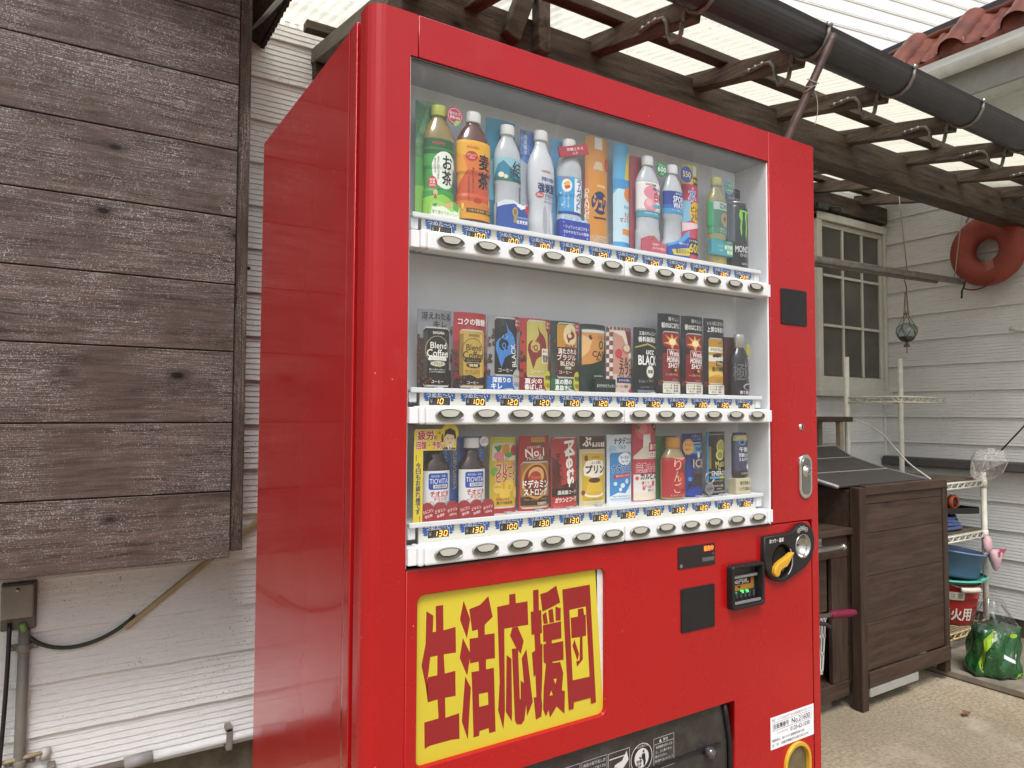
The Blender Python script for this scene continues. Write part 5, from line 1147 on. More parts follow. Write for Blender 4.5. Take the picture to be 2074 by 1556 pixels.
t = item(0, 7, 'white peach water bottle sample with pink label and green round tag', 'bottle', 0, 'drink_bottle_sample')
card(t, 62, 214, 3, '#a8525a', [], -2, 14)
bottle(t, 32, 212, CLR, WCAP, [R(-49, 49, 88, 152, '#e4dfde'), E(-4, 130, 20, 14, '#d98a98'), E(-6, 104, 18, 15, '#dd98a4'), E(-10, 108, 8, 8, '#e8b4bc'), T('白桃', 19, 122, 30, 21, '#b02a44', .045), T('伊賀の天然水', 14, 138, 30, 6, '#34408c', .02), T('SANGARIA', -6, 147, 26, 4.6, '#a82e44', .03), P([(0, 104), (34, 110), (34, 102), (0, 97)], '#5aa8c4'), R(-49, 49, 78, 91, '#4a98b0'), T('天然水仕立ての白桃味', -2, 86, 40, 4, '#e0f0f4', .0), P([(-2, 146), (10, 150), (6, 143)], '#4a8a3a')], 2, -2)
o = poly_part(t, 'base_sleeve', [(-34, 0), (36, 0), (36, 24), (20, 24), (2, 38), (-14, 36), (-34, 28)], -23, -20, '#bb505e'); fprint(o, [T('白桃の', 6, 20, 18, 5.5, '#ecc8cc', .02), T('さわやかな風味', 14, 12, 36, 6, '#ecc8cc', .02), ring(28, 14, 7, 8, .7, '#d88a92'), ring(18, 28, 7, 6, .7, '#d88a92'), P([(-8, 30), (2, 34), (-2, 28)], '#3a7a3a')], -23)
disc(t, 30, 186, 16, '#1f7a3c', [T('うれしい', 30, 195, 18, 4.6, '#e4f0e4', .01), T('600', 30, 186, 24, 11, '#eef4ea', .02), T('ml', 30, 177, 8, 4.6, '#e4f0e4', .01)], -17)
t = item(0, 8, 'clear sports drink bottle sample with navy label and blue round tag', 'bottle', .004, 'drink_bottle_sample')
bottle(t, 29, 207, CLR, WCAP, [R(-44, 44, 96, 146, '#1f3a8c'), R(-44, 44, 96, 108, '#3f8fc4'), R(-44, 44, 108, 116, '#2a5fa8'), T('possi', 6, 141, 20, 6, '#dfe6f0', .02, 0, .2), T('SPORTS', 12, 129, 46, 13, '#eef1f4', .04), T('WATER', 10, 115, 42, 13, '#eef1f4', .04), T('おいしさと機能のスポーツ飲料', 8, 104, 46, 4, '#dfe8f2', .01)], 0, -2, waist=.86, w0=.2, w1=.40)
o = poly_part(t, 'base_sleeve', [(-33, 0), (34, 0), (34, 64), (22, 56), (6, 40), (-14, 32), (-33, 28)], -21, -18, '#1f4aa8'); fprint(o, [P([(34, 64), (34, 52), (16, 38), (-6, 30), (-33, 22), (-33, 28), (-14, 33), (6, 42), (22, 57)], '#58a0dc'), P([(-20, 17), (34, 26), (34, 8), (-14, 6)], '#d6c13c'), T('低カロリー', 12, 16, 40, 10, '#1d3a8a', .04), T('補給チャージ', 16, 33, 28, 5.5, '#dfe8f4', .02)], -21)
disc(t, 31, 190, 18, '#20358c', [T('550', 31, 190, 24, 13, '#d8c64a', .03), T('ml', 43, 181, 6, 4, '#d8c64a', .01)], -16)
t = item(0, 9, 'narrow curved yellow and pink soda card sample', 'card', .0, 'drink_card_sample')
card(t, 50, 222, 9, '#c54658', [R(-32, 32, 178, 222, '#c9b63a'), P([(2, 200), (14, 200), (14, 222), (2, 222)], '#dcdcd0'), R(2, 32, 178, 196, '#24222a'), T('熱中対策', 16, 187, 26, 9, '#e0c84a', .03), P([(-32, 140), (32, 140), (32, 178), (-32, 178)], '#c03c58'), T('水', 0, 155, 24, 30, '#e4ecf4', .06), T('水', 0, 155, 22, 28, '#3a78b4', .02), P([(-32, 88), (-6, 96), (-6, 140), (-32, 140)], '#7ab6d0'), E(12, 116, 22, 24, '#dcae32'), T('ピンク', 10, 122, 30, 13, BK, .04), T('ソルト', 10, 106, 28, 13, BK, .04), P([(-32, 70), (32, 84), (32, 92), (-32, 90)], '#e6c8cc'), R(-32, 32, 20, 56, '#22254a'), T('ゴクゴク飲める', 4, 50, 34, 6, '#e8e4d8', .02), T('600', 6, 34, 34, 20, '#dcc23a', .05)], 0, 9)
t = item(0, 10, 'green citric drink bottle sample with yellow cap and teal tag', 'bottle', .0, 'drink_bottle_sample')
bottle(t, 29, 206, liq('#a99a48'), plain((.55, .48, .05), .35), [R(-44, 44, 74, 148, '#1f8a52'), R(-44, 44, 128, 146, '#e2e8dc'), R(-6, 6, 131, 143, '#1f7a44'), T('疲労感', 20, 137, 26, 11, '#2a7a48', .03), T('軽減', 0, 137, 10, 8, '#e2e8dc', .02), E(10, 108, 13, 15, '#cda23c'), E(10, 108, 9, 11, '#d88a34'), R(5, 15, 106, 110, '#2a3a1c'), R(8, 12, 102, 114, '#2a3a1c'), T('1日分の', 14, 92, 20, 5, '#e8f0e0', .02), T('クエン酸', 12, 82, 36, 12, '#eef4e6', .03), R(-44, -24, 74, 148, '#38b070')], 4, -2)
o = box_part(t, 'base_sleeve', -36, 34, -24, -10, 22, 58, '#3f9aa6'); fprint(o, [R(2, 33, 50, 57, '#1f6a4a'), T('クエン酸の働きで', 17, 53.5, 28, 4.6, '#d8e8c8', .01), T('疲労感', 18, 42, 26, 9, '#e8ecc0', .04), T('軽減', 22, 31, 18, 9, '#e8ecc0', .04), T('ピロリ酸', -8, 43, 14, 3.6, '#d8ecf0', .0), T('一時的な', -8, 33, 14, 3.6, '#d8ecf0', .0)], -24.1)
disc(t, 30, 186, 18, '#3a92a0', [R(18, 44, 186, 195, '#1d7a3c'), T('すっぱさが', 31, 190.5, 23, 5.6, '#d8e060', .03), R(20, 44, 174, 183, '#1d7a3c'), T('しみわたる', 32, 178.5, 21, 5.6, '#e8f0e0', .02)], -16, rx=15)
m = MB(); m.box(-.038, .0375, -.0265, -.0262, .058, .215, CLEARF); m.build('clear_film', t)
t = item(0, 11, 'tall black energy drink can sample with green claw marks', 'can', .002, 'drink_can_sample')
card(t, 52, 198, 4, '#141416', [T('モンスターエナジー', 4, 174, 44, 6, '#c8c8c8', .02), T('ENERGY', 14, 190, 26, 4, '#6a6a6a', .01), T('355ml', 16, 165, 16, 4.6, '#c8c8c8', .01)], 6, 14)
cp_ = [(22, 0), (27, 5), (29, 9), (29, 142), (27, 148), (24.5, 153), (25.5, 155), (25.5, 158)]
o = lathe_part(t, 'can', cp_, plain((.012, .012, .013), .2, .2, var=.1, coat=.5), 3, -3, .6)
GC = '#7cc23c'
cl1 = [(-13, 134), (-5, 137), (-4, 120), (-7, 100), (-6, 84), (-9, 76), (-12, 96), (-10, 112), (-15, 126)]
cl2 = [(4, 136), (12, 135), (10, 118), (13, 100), (10, 80), (7, 66), (5, 86), (7, 104), (3, 120)]
cl3 = [(20, 136), (27, 132), (25, 118), (28, 104), (24, 86), (21, 74), (20, 92), (22, 108), (18, 122)]
printed('label_print', o, [P(cl1, GC), P(cl2, GC), P(cl3, GC), P([(-13, 134), (27, 132), (27, 136), (-13, 138)], GC), T('MONSTER', 5, 46, 62, 15, '#d8d8d6', .03), T('ENERGY', 8, 32, 40, 7, '#b8b8b6', .01), T('炭酸飲料 355ml', 8, 12, 34, 5, '#c0c0be', .01)], surf_lathe(cp_, 29, 3, -3, .6), .3, .06, 4, [z for _, z in cp_])
m = MB(); m.lathe([(.0255, .1545), (.0258, .1585), (.024, .1585), (.0235, .156), (.0001, .156)], plain((.5, .5, .5), .25, 1), (.003, -.003, 0), 28, .6); m.build('can_lid', t)

# ---------------------------------------------------------------- middle row
def sleeve(t, w=66, h=139):
    """clear plastic wings and foot of a sample card"""
    m = MB(); m.box(-.006, .006, -.017, -.006, .0, .004, plain((.45, .45, .44), .3)); m.build('foot', t)
for i, (lab, bgc, body, tx, topcol, toptx, sub) in enumerate((('black blend coffee can card sample with pale grey backing', '#85858a', '#121110', '#e9e6dc', '#26231f', ('冴えわたる', 'キレ'), 'ブラック'), ('gold blend coffee can card sample with red backing', '#a8262c', '#b8963e', '#1c1812', '#f0e6e0', ('コクの微糖', ''), '微糖'))):
    t = item(1, i, lab, 'can', .002)
    ops = [R(-36, 36, 0, 34, '#2a1a16'), R(-36, -22, 20, 88, '#4a2a24' if i == 0 else '#8a2228')] + beans(rnd, 16, (-35, -24, 10, 92)) + beans(rnd, 8, (26, 35, 40, 110))
    ops += [T(toptx[0], 0, 127 if i == 0 else 122, 54, 12, topcol, .03)] + ([T(toptx[1], 6, 113, 26, 11, topcol, .03)] if toptx[1] else [])
    ops += can_img(-24, 25, 4, 108, body) + [R(-24, -17, 10, 100, '#3a3733' if i == 0 else '#8a6c28'), R(16, 20, 10, 100, '#2a2825' if i == 0 else '#cdae58'), T('SANGARIA', 3, 98, 22, 4.6, tx, .03), ring(1, 68, 22, 25, 1.0, '#b79a5a' if i == 0 else '#3a2c18'), T('Blend', 3, 76, 30, 11, tx, .03), T('Coffee', 2, 62.5, 40, 13, tx, .03), P([(-16, 50), (19, 50), (17, 57), (-14, 57)], tx), T('ブレンドコーヒー', 2, 53.5, 28, 4.4, body, .01), E(2, 44, 14, 4.8, '#c8bfa8' if i == 0 else '#241a10'), T(sub, 2, 44, 17, 5.6, '#1c1812' if i == 0 else '#e8d8a0', .02), T('豊かな香りと味わい', 1, 34, 30, 3, tx, .0), T('こだわりの焙煎仕立て', 1, 30, 30, 3, tx, .0), P([(-24, 9), (25, 9), (25, 24), (10, 21), (-4, 27), (-24, 24)], '#2a1812'), T('コーヒー', 1, 13, 22, 5, '#e8e0d0', .02)] + beans(rnd, 5, (-24, -12, 9, 24))
    card(t, 66, 139, 8, bgc, ops, 0, 8); sleeve(t)
flame = [((x - 1040) * .2, (820 - y) * .19 + 0) for x, y in [(1030, 300), (1058, 365), (1098, 400), (1128, 440), (1145, 500), (1135, 560), (1100, 605), (1050, 625), (1018, 650), (1002, 700), (985, 745), (968, 690), (948, 620), (930, 560), (934, 500), (958, 465), (985, 452), (960, 500), (962, 545), (990, 575), (1030, 575), (1060, 545), (1058, 495), (1030, 470), (1000, 468), (1035, 430), (1048, 390)]]
for i, (lab, bgc, body, fl1, fl2, foot, ft, vert) in enumerate((('black coffee can card sample with blue flame emblem', '#8f9092', '#141312', '#3f7cc0', '#6aa4dc', '#2a62a8', ('深煎りの', 'キレ'), 'BLACK'), ('pale gold coffee can card sample with dark red flame emblem', '#a8382c', '#b8ab5a', '#7a2226', '#a83a30', '#7a1f22', ('直火の', '香ばしさ'), ''), ('green-backed coffee can card sample with white lettering on brown can', '#1f3a2a', '#4a1c18', '#a83428', '#7a2220', '#1f5a38', ('束の間の', '息抜きに'), ''))):
    t = item(1, 2 + i, lab, 'can', .002)
    ops = beans(rnd, 14, (-35, -22, 30, 112)) + can_img(-22, 27, 27, 136, body)
    if i < 2:
        ops += [P(flame[:], fl1) if 0 else P([(a + 2, c_ + 28) for a, c_ in flame], fl1)]
        for k in range(8):
            a = rnd.uniform(-14, 14); c_ = rnd.uniform(66, 104); ops.append(P([(a, c_), (a + 4, c_ + 1.5), (a + 2, c_ + 5)], fl2))
        ops.append(E(-4, 83, 4.5, 6, fl1, 14)); ops.append(E(-4, 83, 2.4, 3.4, body, 12))
        ops += [T('コーヒー', 0, 38, 30, 6.5, '#d8d2c4', .02)]
    else:
        ops += [R(-22, 27, 88, 132, '#b8862e'), E(8, 112, 17, 22, '#d8c79a'), P([(a * .5 + 9, c_ * .36 + 90) for a, c_ in flame], '#8a2c26'), T('FIRE', 8, 90, 24, 7.5, '#6a2c1c', .03), T('満たされる', 2, 80, 44, 11, '#ecdcd0', .03), T('ブラジル', 0, 68, 44, 11, '#ecdcd0', .03), T('BLEND', 2, 56, 34, 8.5, '#ecdcd0', .03), R(-9, 14, 44, 51, '#3f5a34'), T('微糖', 2, 47.5, 14, 5.4, '#d8d8b0', .02), T('コーヒー', -4, 39, 28, 6, '#e0d4c8', .02)]
    if vert: ops += [T('BLACK', 18, 66, 42, 11, '#e4e4e0', .03, 96)]
    if i == 1: ops += [R(10, 27, 54, 82, '#ded8c0'), T('微糖', 19, 63, 15, 15, '#2a241c', .02), T('焼きたて', 19, 77, 14, 5, '#2a241c', .02)]
    ops += [R(-36, 36, 0, 27, foot), T(ft[0], -8, 20, 36, 10, '#eceae4', .04), T(ft[1], -8 if i else -18, 8.5, 36 if i else 20, 10, '#eceae4', .04), E(27, 21, 12, 20, '#b4b2aa' if i == 0 else '#c4bb3a'), T('微糖' if i else 'ブラック', 27, 27, 16 if i else 18, 9 if i else 6, '#2a2824', .03), T('FIRE', 27, 12, 15, 8, '#2f5a94' if i == 0 else '#7a2a20', .03), P([(20, 139), (36, 139), (36, 112), (30, 110), (22, 118)], '#9c2a2c'), T('直火で', 28, 131, 12, 5, '#f0dcd8', .02), T('香ばしい', 28, 124, 13, 5, '#f0dcd8', .02)]
    card(t, 67, 139, 8, bgc, ops, 0, 8); sleeve(t)
t = item(1, 5, 'tan cafe au lait cup card sample with dark green backing', 'cup', .002, 'drink_cup_sample')
card(t, 66, 138, 8, '#182a22', [P([(-30, 34), (28, 26), (30, 122), (-30, 122)], '#182a20'), P([(-30, 56), (-10, 58), (18, 66), (28, 84), (30, 122), (-30, 122)], '#c68a48'), P([(-30, 70), (-14, 84), (-6, 108), (-30, 116)], '#dcb078'), R(-30, 30, 121, 127, '#cfcdc4'), R(-28, 28, 127, 130, '#4a4a44'), T('Pokka', 16, 112, 18, 8, '#a8763e', .03), E(17, 97, 7, 9, '#4a3422'), E(17, 97, 4, 5.5, '#a88a5a'), T('CAFÉ', 14, 80, 42, 15, '#16120e', .04), T('Au Lait', 18, 69, 32, 8, '#16120e', .02), T('カフェオレ', 16, 61, 22, 4.6, '#3a2a1c', .01), T('pokka', 10, 34, 24, 5.5, '#c8ccc0', .02)] + beans(rnd, 3, (-16, 0, 106, 116), '#3a2014'), 0, 8)
o = box_part(t, 'name_plate', -14, 38, -20, -6, 1, 28, '#12211a'); fprint(o, [T('まろやかカフェオレ', 12, 14, 46, 6.6, '#c9cdc4', .02)], -20.1)
t = item(1, 6, 'pale milk coffee card sample with brown checked edge', 'can', .0)
card(t, 66, 137, 8, '#b8a49a', [R(-36, -20, 0, 137, '#d8d2cc')] + [R(-36 + 8 * (k % 2), -28 + 8 * (k % 2), 9 * k, 9 * k + 9, '#7a4636') for k in range(15)] + [R(-36 + 9 * k, -31 + 9 * k, 131, 137, '#7a4636') for k in range(8)] + [R(-20, 32, 2, 130, '#b98a78'), R(-20, 32, 2, 40, '#cbb6a8'), P([(-20, 126), (2, 118), (18, 90), (26, 60), (32, 60), (32, 130), (-20, 130)], '#d8ccc0'), P([(10, 130), (32, 130), (32, 84), (22, 96)], '#7a2a2c'), E(16, 92, 15, 10, '#a8644a'), E(16, 94, 11, 7, '#d8c0a8'), E(-7, 82, 9, 10, '#b8383c'), T('ミルク', 14, 66, 38, 18, '#4a2018', .05), T('カフェ', 14, 48, 40, 18, '#4a2018', .05), T('MILK CAFE', 10, 36, 40, 6, '#3a1c14', .03), R(-12, 32, 22, 33, '#2c2c5a'), T('まろやかな味わい', 10, 27.5, 34, 5, '#d8d8e4', .02), T('コーヒー飲料', 2, 15, 34, 5.5, '#3a241c', .02), P([(14, 2), (32, 2), (32, 18), (26, 10)], '#a8343a')], 0, 8); sleeve(t)
t = item(1, 7, 'black coffee can card sample with plain white block lettering', 'can', .003)
card(t, 64, 141, 8, '#1c1d1e', [T('王道のキレとコク', 4, 129, 50, 8, '#dcdcd8', .03), T('香料無添加', 2, 116, 50, 11, '#e4e4e0', .04), P([(-30, 100), (0, 108), (32, 100), (32, 97), (0, 104.5), (-30, 97)], '#b09a4a'), P([(-26, 6), (26, 6), (27, 98), (-27, 98)], '#161718'), P([(-24, 2), (24, 2), (26, 9), (-26, 9)], '#6a747a'), T('ucc', 8, 89, 24, 9, '#e8e8e4', .05, 0, .2), T('BLACK', 3, 72, 52, 20, '#eeeeea', .05), E(8, 48, 12, 14, '#b8ac88'), E(8, 48, 10.5, 12.5, '#e4e2da'), T('無糖', 8, 48, 15, 8, '#1c1c1a', .04), T('Pride in Black', -2, 28, 40, 6, '#8a8c8a', .0, 4), T('BLACK 無糖 コーヒー', 0, 15, 36, 4.4, '#8a8c8a', .01)], 0, 8); sleeve(t)
for i, (lab, gold) in enumerate((('red morning coffee can on tall black card, the left of two twins', 0), ('red morning coffee can on tall black card, the right of two twins', 0), ('gold premium coffee can on tall black card', 1))):
    t = item(1, 8 + i, lab, 'can', .003)
    ops = [T('清々しい' if not gold else 'いいはじまりの', 8 if not gold else 0, 165, 36 if not gold else 52, 8.5, '#dcdad4', .03), T('朝のはじまりに' if not gold else '上質な休息を', 2, 151, 56, 12, '#eceae4', .045), R(-36, 36, 20, 32, '#5a2a1c')]
    if not gold:
        ops += can_img(-24, 30, 26, 138, '#7a1a1c') + [R(-24, 30, 96, 133, '#8c2420'), P([(-18, 130), (-6, 116), (-22, 112), (-4, 108), (2, 98), (8, 110), (26, 108), (12, 118), (24, 130), (6, 122), (0, 133), (-4, 122)], '#e6a24a'), E(3, 115, 11, 7, '#f6e4b0'), P([(-24, 108), (-8, 100), (30, 98), (30, 90), (-24, 90)], '#2a1210'), R(-13, 30, 82, 99, '#d8cfc8'), R(-12, 30, 83, 98, '#8e2024'), T('Wonda', 10, 90.5, 34, 12, '#f0ece6', .05), T('MORNING', 8, 76, 42, 10.5, '#f0eae4', .05, 0, .12), T('SHOT', 8, 64, 36, 10.5, '#f0eae4', .05, 0, .12), E(6, 53, 9, 5, '#3a1a12'), E(12, 54, 5, 3, '#c99a4a'), T('スッと飲めてやる気に', 2, 44, 38, 4.4, '#e0c8b8', .01), T('コーヒー', 10, 33, 18, 4, '#d8c0b0', .01)]
    else:
        ops += can_img(-23, 26, 26, 132, '#b98a2c') + [R(-23, 26, 44, 62, '#c9a040'), P([(-23, 42), (0, 50), (26, 44), (26, 58), (-23, 56)], '#dcbc5c'), T('Asahi', 12, 121, 14, 5, '#5a2a18', .02), R(-23, 26, 99, 111, '#e0dccc'), T('PREMIUM', 4, 105, 42, 6.5, '#6a5a2c', .02), R(-23, 26, 78, 92, '#d8d4c8'), E(2, 92, 8, 5, '#3a2014'), E(12, 93, 6, 4.5, '#5a3220'), E(-8, 91, 5, 4, '#4a2a1c'), R(-2, 26, 68, 80, '#1c1610'), T('Wonda', 12, 74, 24, 9.5, '#d8c070', .04), T('金の微糖', 6, 61, 42, 11, '#2a2010', .02), T('コーヒー', 6, 35, 20, 4.4, '#4a3a1c', .01)]
    ops += [P(rrect(-24, 32, 4, 25, 2), '#d9d3c2')] + [x for k, s_ in enumerate(('コーヒー感', 'ミルク感', '甘さ')) for x in [T(s_, -11, 20.5 - 6 * k, 20 if k < 2 else 11, 4, '#2a241c', .02)] + [E(6 + 6 * q, 20.5 - 6 * k, 1.7, 2.4, '#2a1a12', 10) for q in range(3 if not (gold and k) else 2)]]
    card(t, 66, 176, 8, '#1a1617', ops, 0, 8); sleeve(t, 66, 176)
t = item(1, 11, 'slim dark bottle coffee sample on maroon card at the right end', 'bottle', .006, 'drink_bottle_sample')
card(t, 56, 138, 4, '#4a1c20', [R(-30, 30, 0, 30, '#3a1c18')], -6, 13)
bp_ = [(22, 0), (27, 4), (28, 10), (28, 84), (25, 96), (17, 108), (12.5, 114), (12.5, 124), (13, 126)]
o = lathe_part(t, 'bottle', bp_, plain((.016, .014, .016), .22, .2, coat=.4), 0, -2, .6)
printed('label_print', o, [T('極', -18, 56, 34, 40, '#6a686a', .01), P([(-44, 2), (44, 2), (44, 30), (20, 26), (-10, 14), (-44, 22)], '#2c1a24'), E(12, 22, 18, 8, '#a89ab0'), E(13, 21, 15, 6, '#2c1a24'), T('香り豊かな', 6, 9, 44, 8, '#e0d8dc', .03), T('BLACK', 16, 62, 54, 13, '#a8a4a8', .01, -90), T('この香りを味わう', 2, 62, 44, 5, '#a8a4a8', .01, -90)], surf_lathe(bp_, 28, 0, -2, .6), .3, .06, 4, [z for _, z in bp_])
m = MB(); m.lathe([(r * .001, z * .001) for r, z in ((14, 112), (14, 124), (15, 125), (15, 141), (14, 144), (0.01, 144))], plain((.55, .53, .5), .3, .6), (0, -.002, 0), 20, .7); m.build('cap', t)
disc(t, 17, 108, 15, '#a89c40', [], -14, rx=7)

# ---------------------------------------------------------------- bottom row
def vial(i, lab, arm):
    t = item(2, i, lab, 'bottle', .001, 'drink_bottle_sample')
    card(t, 70, 141, 4, plain((.03, .09, .32), .35, var=.5, vs=50, coat=.2), [TV('疲れに効くビタミン', -26, 88, 6, 80, '#c9c04a', .02), TV('あなたの元気に', 27, 92, 7, 78, '#8fb0e0', .01)], 0, 13, v0=0)
    vp = [(24, 18), (26, 22), (26, 86), (24, 94), (16, 104), (13, 110), (13, 124)]
    o = lathe_part(t, 'bottle', vp, liq('#2a1512'), 0, -2, .6)
    printed('label_print', o, [R(-38, 38, 24, 84, '#dcdcdc'), P(rrect(-20, 20, 52, 80, 4), '#2148a0'), T('疲労回復・滋養に', 0, 75, 30, 4, '#c8d4ec', .01), T('TIOVITA', 0, 66.5, 36, 8.5, '#e4eaf4', .0), R(-11, 17, 54.5, 60.5, '#e0e0e0'), T('指定医薬部外品', 3, 57.5, 24, 4.4, '#2a2a3a', .02), T('チオビタ', 2, 45.5, 36, 8.5, '#b8242c', .05), R(-14, 18, 40, 40.7, '#b8242c'), T('ドリンク', 3, 36, 24, 6, '#b8242c', .04), ring(-14, 28.5, 4, 4, .6, '#3a3a3a'), T('大鵬薬品工業', 8, 28.5, 30, 4.6, '#3a3a3a', .02)], surf_lathe(vp, 26, 0, -2, .6), .3, .06, 4, [z for _, z in vp])
    m = MB(); m.lathe([(r * .001, z * .001) for r, z in ((14.5, 121), (15, 122), (15, 137), (14, 139), (.01, 139))], WCAP, (0, -.002, 0), 22, .75); m.build('cap', t)
    pl = [(-36, 0), (36, 0), (36, 20)] + arc(24, 20, 12, 0, 180, 6)[1:] + arc(0, 20, 12, 0, 180, 6)[1:] + arc(-24, 20, 12, 0, 180, 6)[1:]
    o = poly_part(t, 'base_sleeve', [(max(-36, min(36, a)), c_) for a, c_ in pl], -22, -19, '#96202c')
    fprint(o, [x for k, (a, b_) in enumerate((('カルニチン', '塩化物'), ('ビタミン', 'B群'), ('タウリン', '1000mg'))) for x in (T(a, -23 + 23 * k, 17, 19, 5.6, '#ecc8c8', .03, 12), T(b_, -22 + 23 * k, 9, 14, 5, '#ecc8c8', .03, 12))], -22)
    if arm: disc(t, 25, 132, 9, '#dcdcdc', [T('ミックス', 25, 135, 12, 3.6, '#7a2a34', .02), T('フルーツ', 25, 131, 12, 3.6, '#7a2a34', .02), P([(a, min(c_, 128)) for a, c_ in ell(25, 132, 8.6, 8.6, 18)], '#a8242c')], -4)
    return t
vial(0, 'small brown tonic bottle sample partly behind the yellow sticker', 0)
vial(1, 'small brown tonic bottle sample with white cap and round white tag', 1)
t = item(2, 2, 'yellow fruit vitamin can card sample', 'can', .002)
card(t, 56, 139, 8, '#b8b13a', [R(-30, 30, 0, 20, '#a8343c')] + can_img(-25, 28, 9, 128, '#c8a32e', '#c9c7bd') + [R(-25, 28, 96, 124, '#d8cfae'), P([(-22, 122), (-12, 108), (-6, 124)], '#3f7a3a'), E(2, 116, 9, 10, '#c98a2a'), E(22, 114, 9, 10, '#a8343a'), E(-12, 104, 10, 8, '#d8808a'), E(8, 106, 9, 5, '#4a9a3a'), E(-20, 76, 7, 8, '#6aa03a'), T('すっきりと', -4, 97, 26, 6, '#b83a34', .04, 6), T('フルーツ', 6, 82, 46, 19, '#e8e0cc', .10, 4), T('ビタミン', 6, 66, 46, 17, '#e8e0cc', .10, 4), T('フルーツ', 6, 82, 46, 19, '#a82a2c', .05, 4), T('ビタミン', 6, 66, 46, 17, '#a82a2c', .05, 4), E(-14, 46, 9, 10, '#dcb84a'), E(10, 50, 11, 12, '#dcb84a'), E(0, 34, 11, 11, '#dcb84a'), E(26, 36, 7, 10, '#dcb84a'), T('ビタミン', -14, 48, 14, 4, '#4a3a14', .02), T('C', 10, 47, 5, 6, '#4a3a14', .03), T('SANGARIA', -4, 26, 26, 4.4, '#a83a34', .03), T('果汁10%未満', 0, 19, 34, 5.4, '#3a3014', .02)], 0, 8); sleeve(t, 56)
t = item(2, 3, 'red and gold energy soda can card sample with brown bottle on top', 'can', .001)
card(t, 69, 140, 8, '#a8242a', [P([(-10, 139), (20, 139), (22, 120), (30, 100), (30, 90), (-26, 90), (-24, 110), (-12, 122)], '#6a3a1c'), R(-12, 22, 128, 138, '#b8862e'), P([(-26, 120), (4, 124), (14, 110), (16, 96), (-24, 100)], '#a8262a'), T('ドデカミン史上', -4, 119, 30, 5, '#ecdcd0', .03, 4), T('No.1', -2, 109, 42, 15, '#f0ece4', .05, 3), T('アルギニン配合', -2, 98, 38, 6.5, '#ecdcd0', .04, 2)] + can_img(-32, 33, 4, 92, '#9a6a34', '#bdbab4') + [R(-32, 33, 10, 26, '#3a2418'), E(1, 56, 31, 34, '#c9964a', 26), E(1, 56, 27, 30, '#7a2a1c', 26), E(1, 66, 18, 16, '#d8a468'), E(-2, 60, 14, 14, '#a83424'), T('ファイト炭酸', 4, 62, 30, 5, '#e0a050', .03), T('ドデカミン', 1, 50, 58, 15, '#3a1c14', .09), T('ストロング', 1, 35, 54, 13, '#3a1c14', .09), T('ドデカミン', 1, 50, 58, 15, '#f2eee6', .04), T('ストロング', 1, 35, 54, 13, '#f2eee6', .04), T('アルギニン・ローヤルゼリー・ガラナエキス', 1, 21, 54, 4, '#d8b878', .01), T('炭酸飲料', 14, 13, 24, 5.5, '#d8ccb8', .02)], 0, 8); sleeve(t, 66)
t = item(2, 4, 'red and black cola can card sample with slanted white lettering', 'can', .001)
card(t, 62, 138, 8, '#a8302c', can_img(-30, 30, 2, 137, '#a82c2a') + [P([(-30, 40), (30, 52), (30, 30), (-30, 30)], '#4a1a18'), R(-30, 30, 22, 38, '#2a1614'), P([(-30, 38), (-10, 38), (-18, 90), (-30, 100)], '#5a1c1a'), T('Mets', 12, 88, 84, 26, '#f0eee8', .05, -84), T('BLACK', -15, 78, 54, 9, '#1c1412', .03, -82), P([(4, 128), (7, 128), (9, 40), (6, 40)], '#e8e4dc'), P([(-6, 108), (6, 118), (5, 100)], '#e8e4dc'), T('強炭酸コーラ', 4, 30, 46, 8, '#e8dcd8', .03, 0, .2), T('ガツンとコーラ', 2, 16, 52, 9, '#f0e8e4', .04, 2, .2), R(-30, 30, 3, 9, '#b8383a')], 0, 8); sleeve(t, 60)
t = item(2, 5, 'yellow pudding drink can card sample with brown banner', 'can', .001)
card(t, 65, 138, 8, '#c9bb92', [R(-36, 36, 112, 138, '#4a241a'), T('ぷ', -18, 127, 18, 18, '#f0e6dc', .05), T('るぷる食感', 12, 121, 38, 10, '#f0e6dc', .05)] + can_img(-28, 29, 6, 106, '#c6a82a', '#c9c6ba') + [E(-20, 94, 4, 6, '#7a3a24'), T('SANGARIA', 2, 96, 22, 4.4, '#b8543a', .03), P([(-24, 60), (-26, 74), (-20, 88), (0, 91), (22, 88), (28, 74), (24, 60), (0, 54)], '#ece6d6'), T('ふって飲む', 4, 85, 26, 6, '#4a2a1c', .03), T('プリン', 3, 72, 48, 16, '#3a1c12', .07), E(0, 50, 15, 5.5, '#5a2416'), P([(-16, 48), (16, 48), (22, 22), (-22, 22)], '#d8b43a'), E(0, 49, 14, 4, '#5a2416'), E(0, 22, 24, 6, '#e8e0d0'), E(0, 24, 20, 4, '#d0a838'), E(-26, 26, 4, 5, '#8a3a24'), T('よくふって飲んでください', 0, 13, 40, 3.6, '#5a3a14', .01)], 0, 8); sleeve(t, 64)
t = item(2, 6, 'light blue and white yogurt water can card sample', 'can', .001)
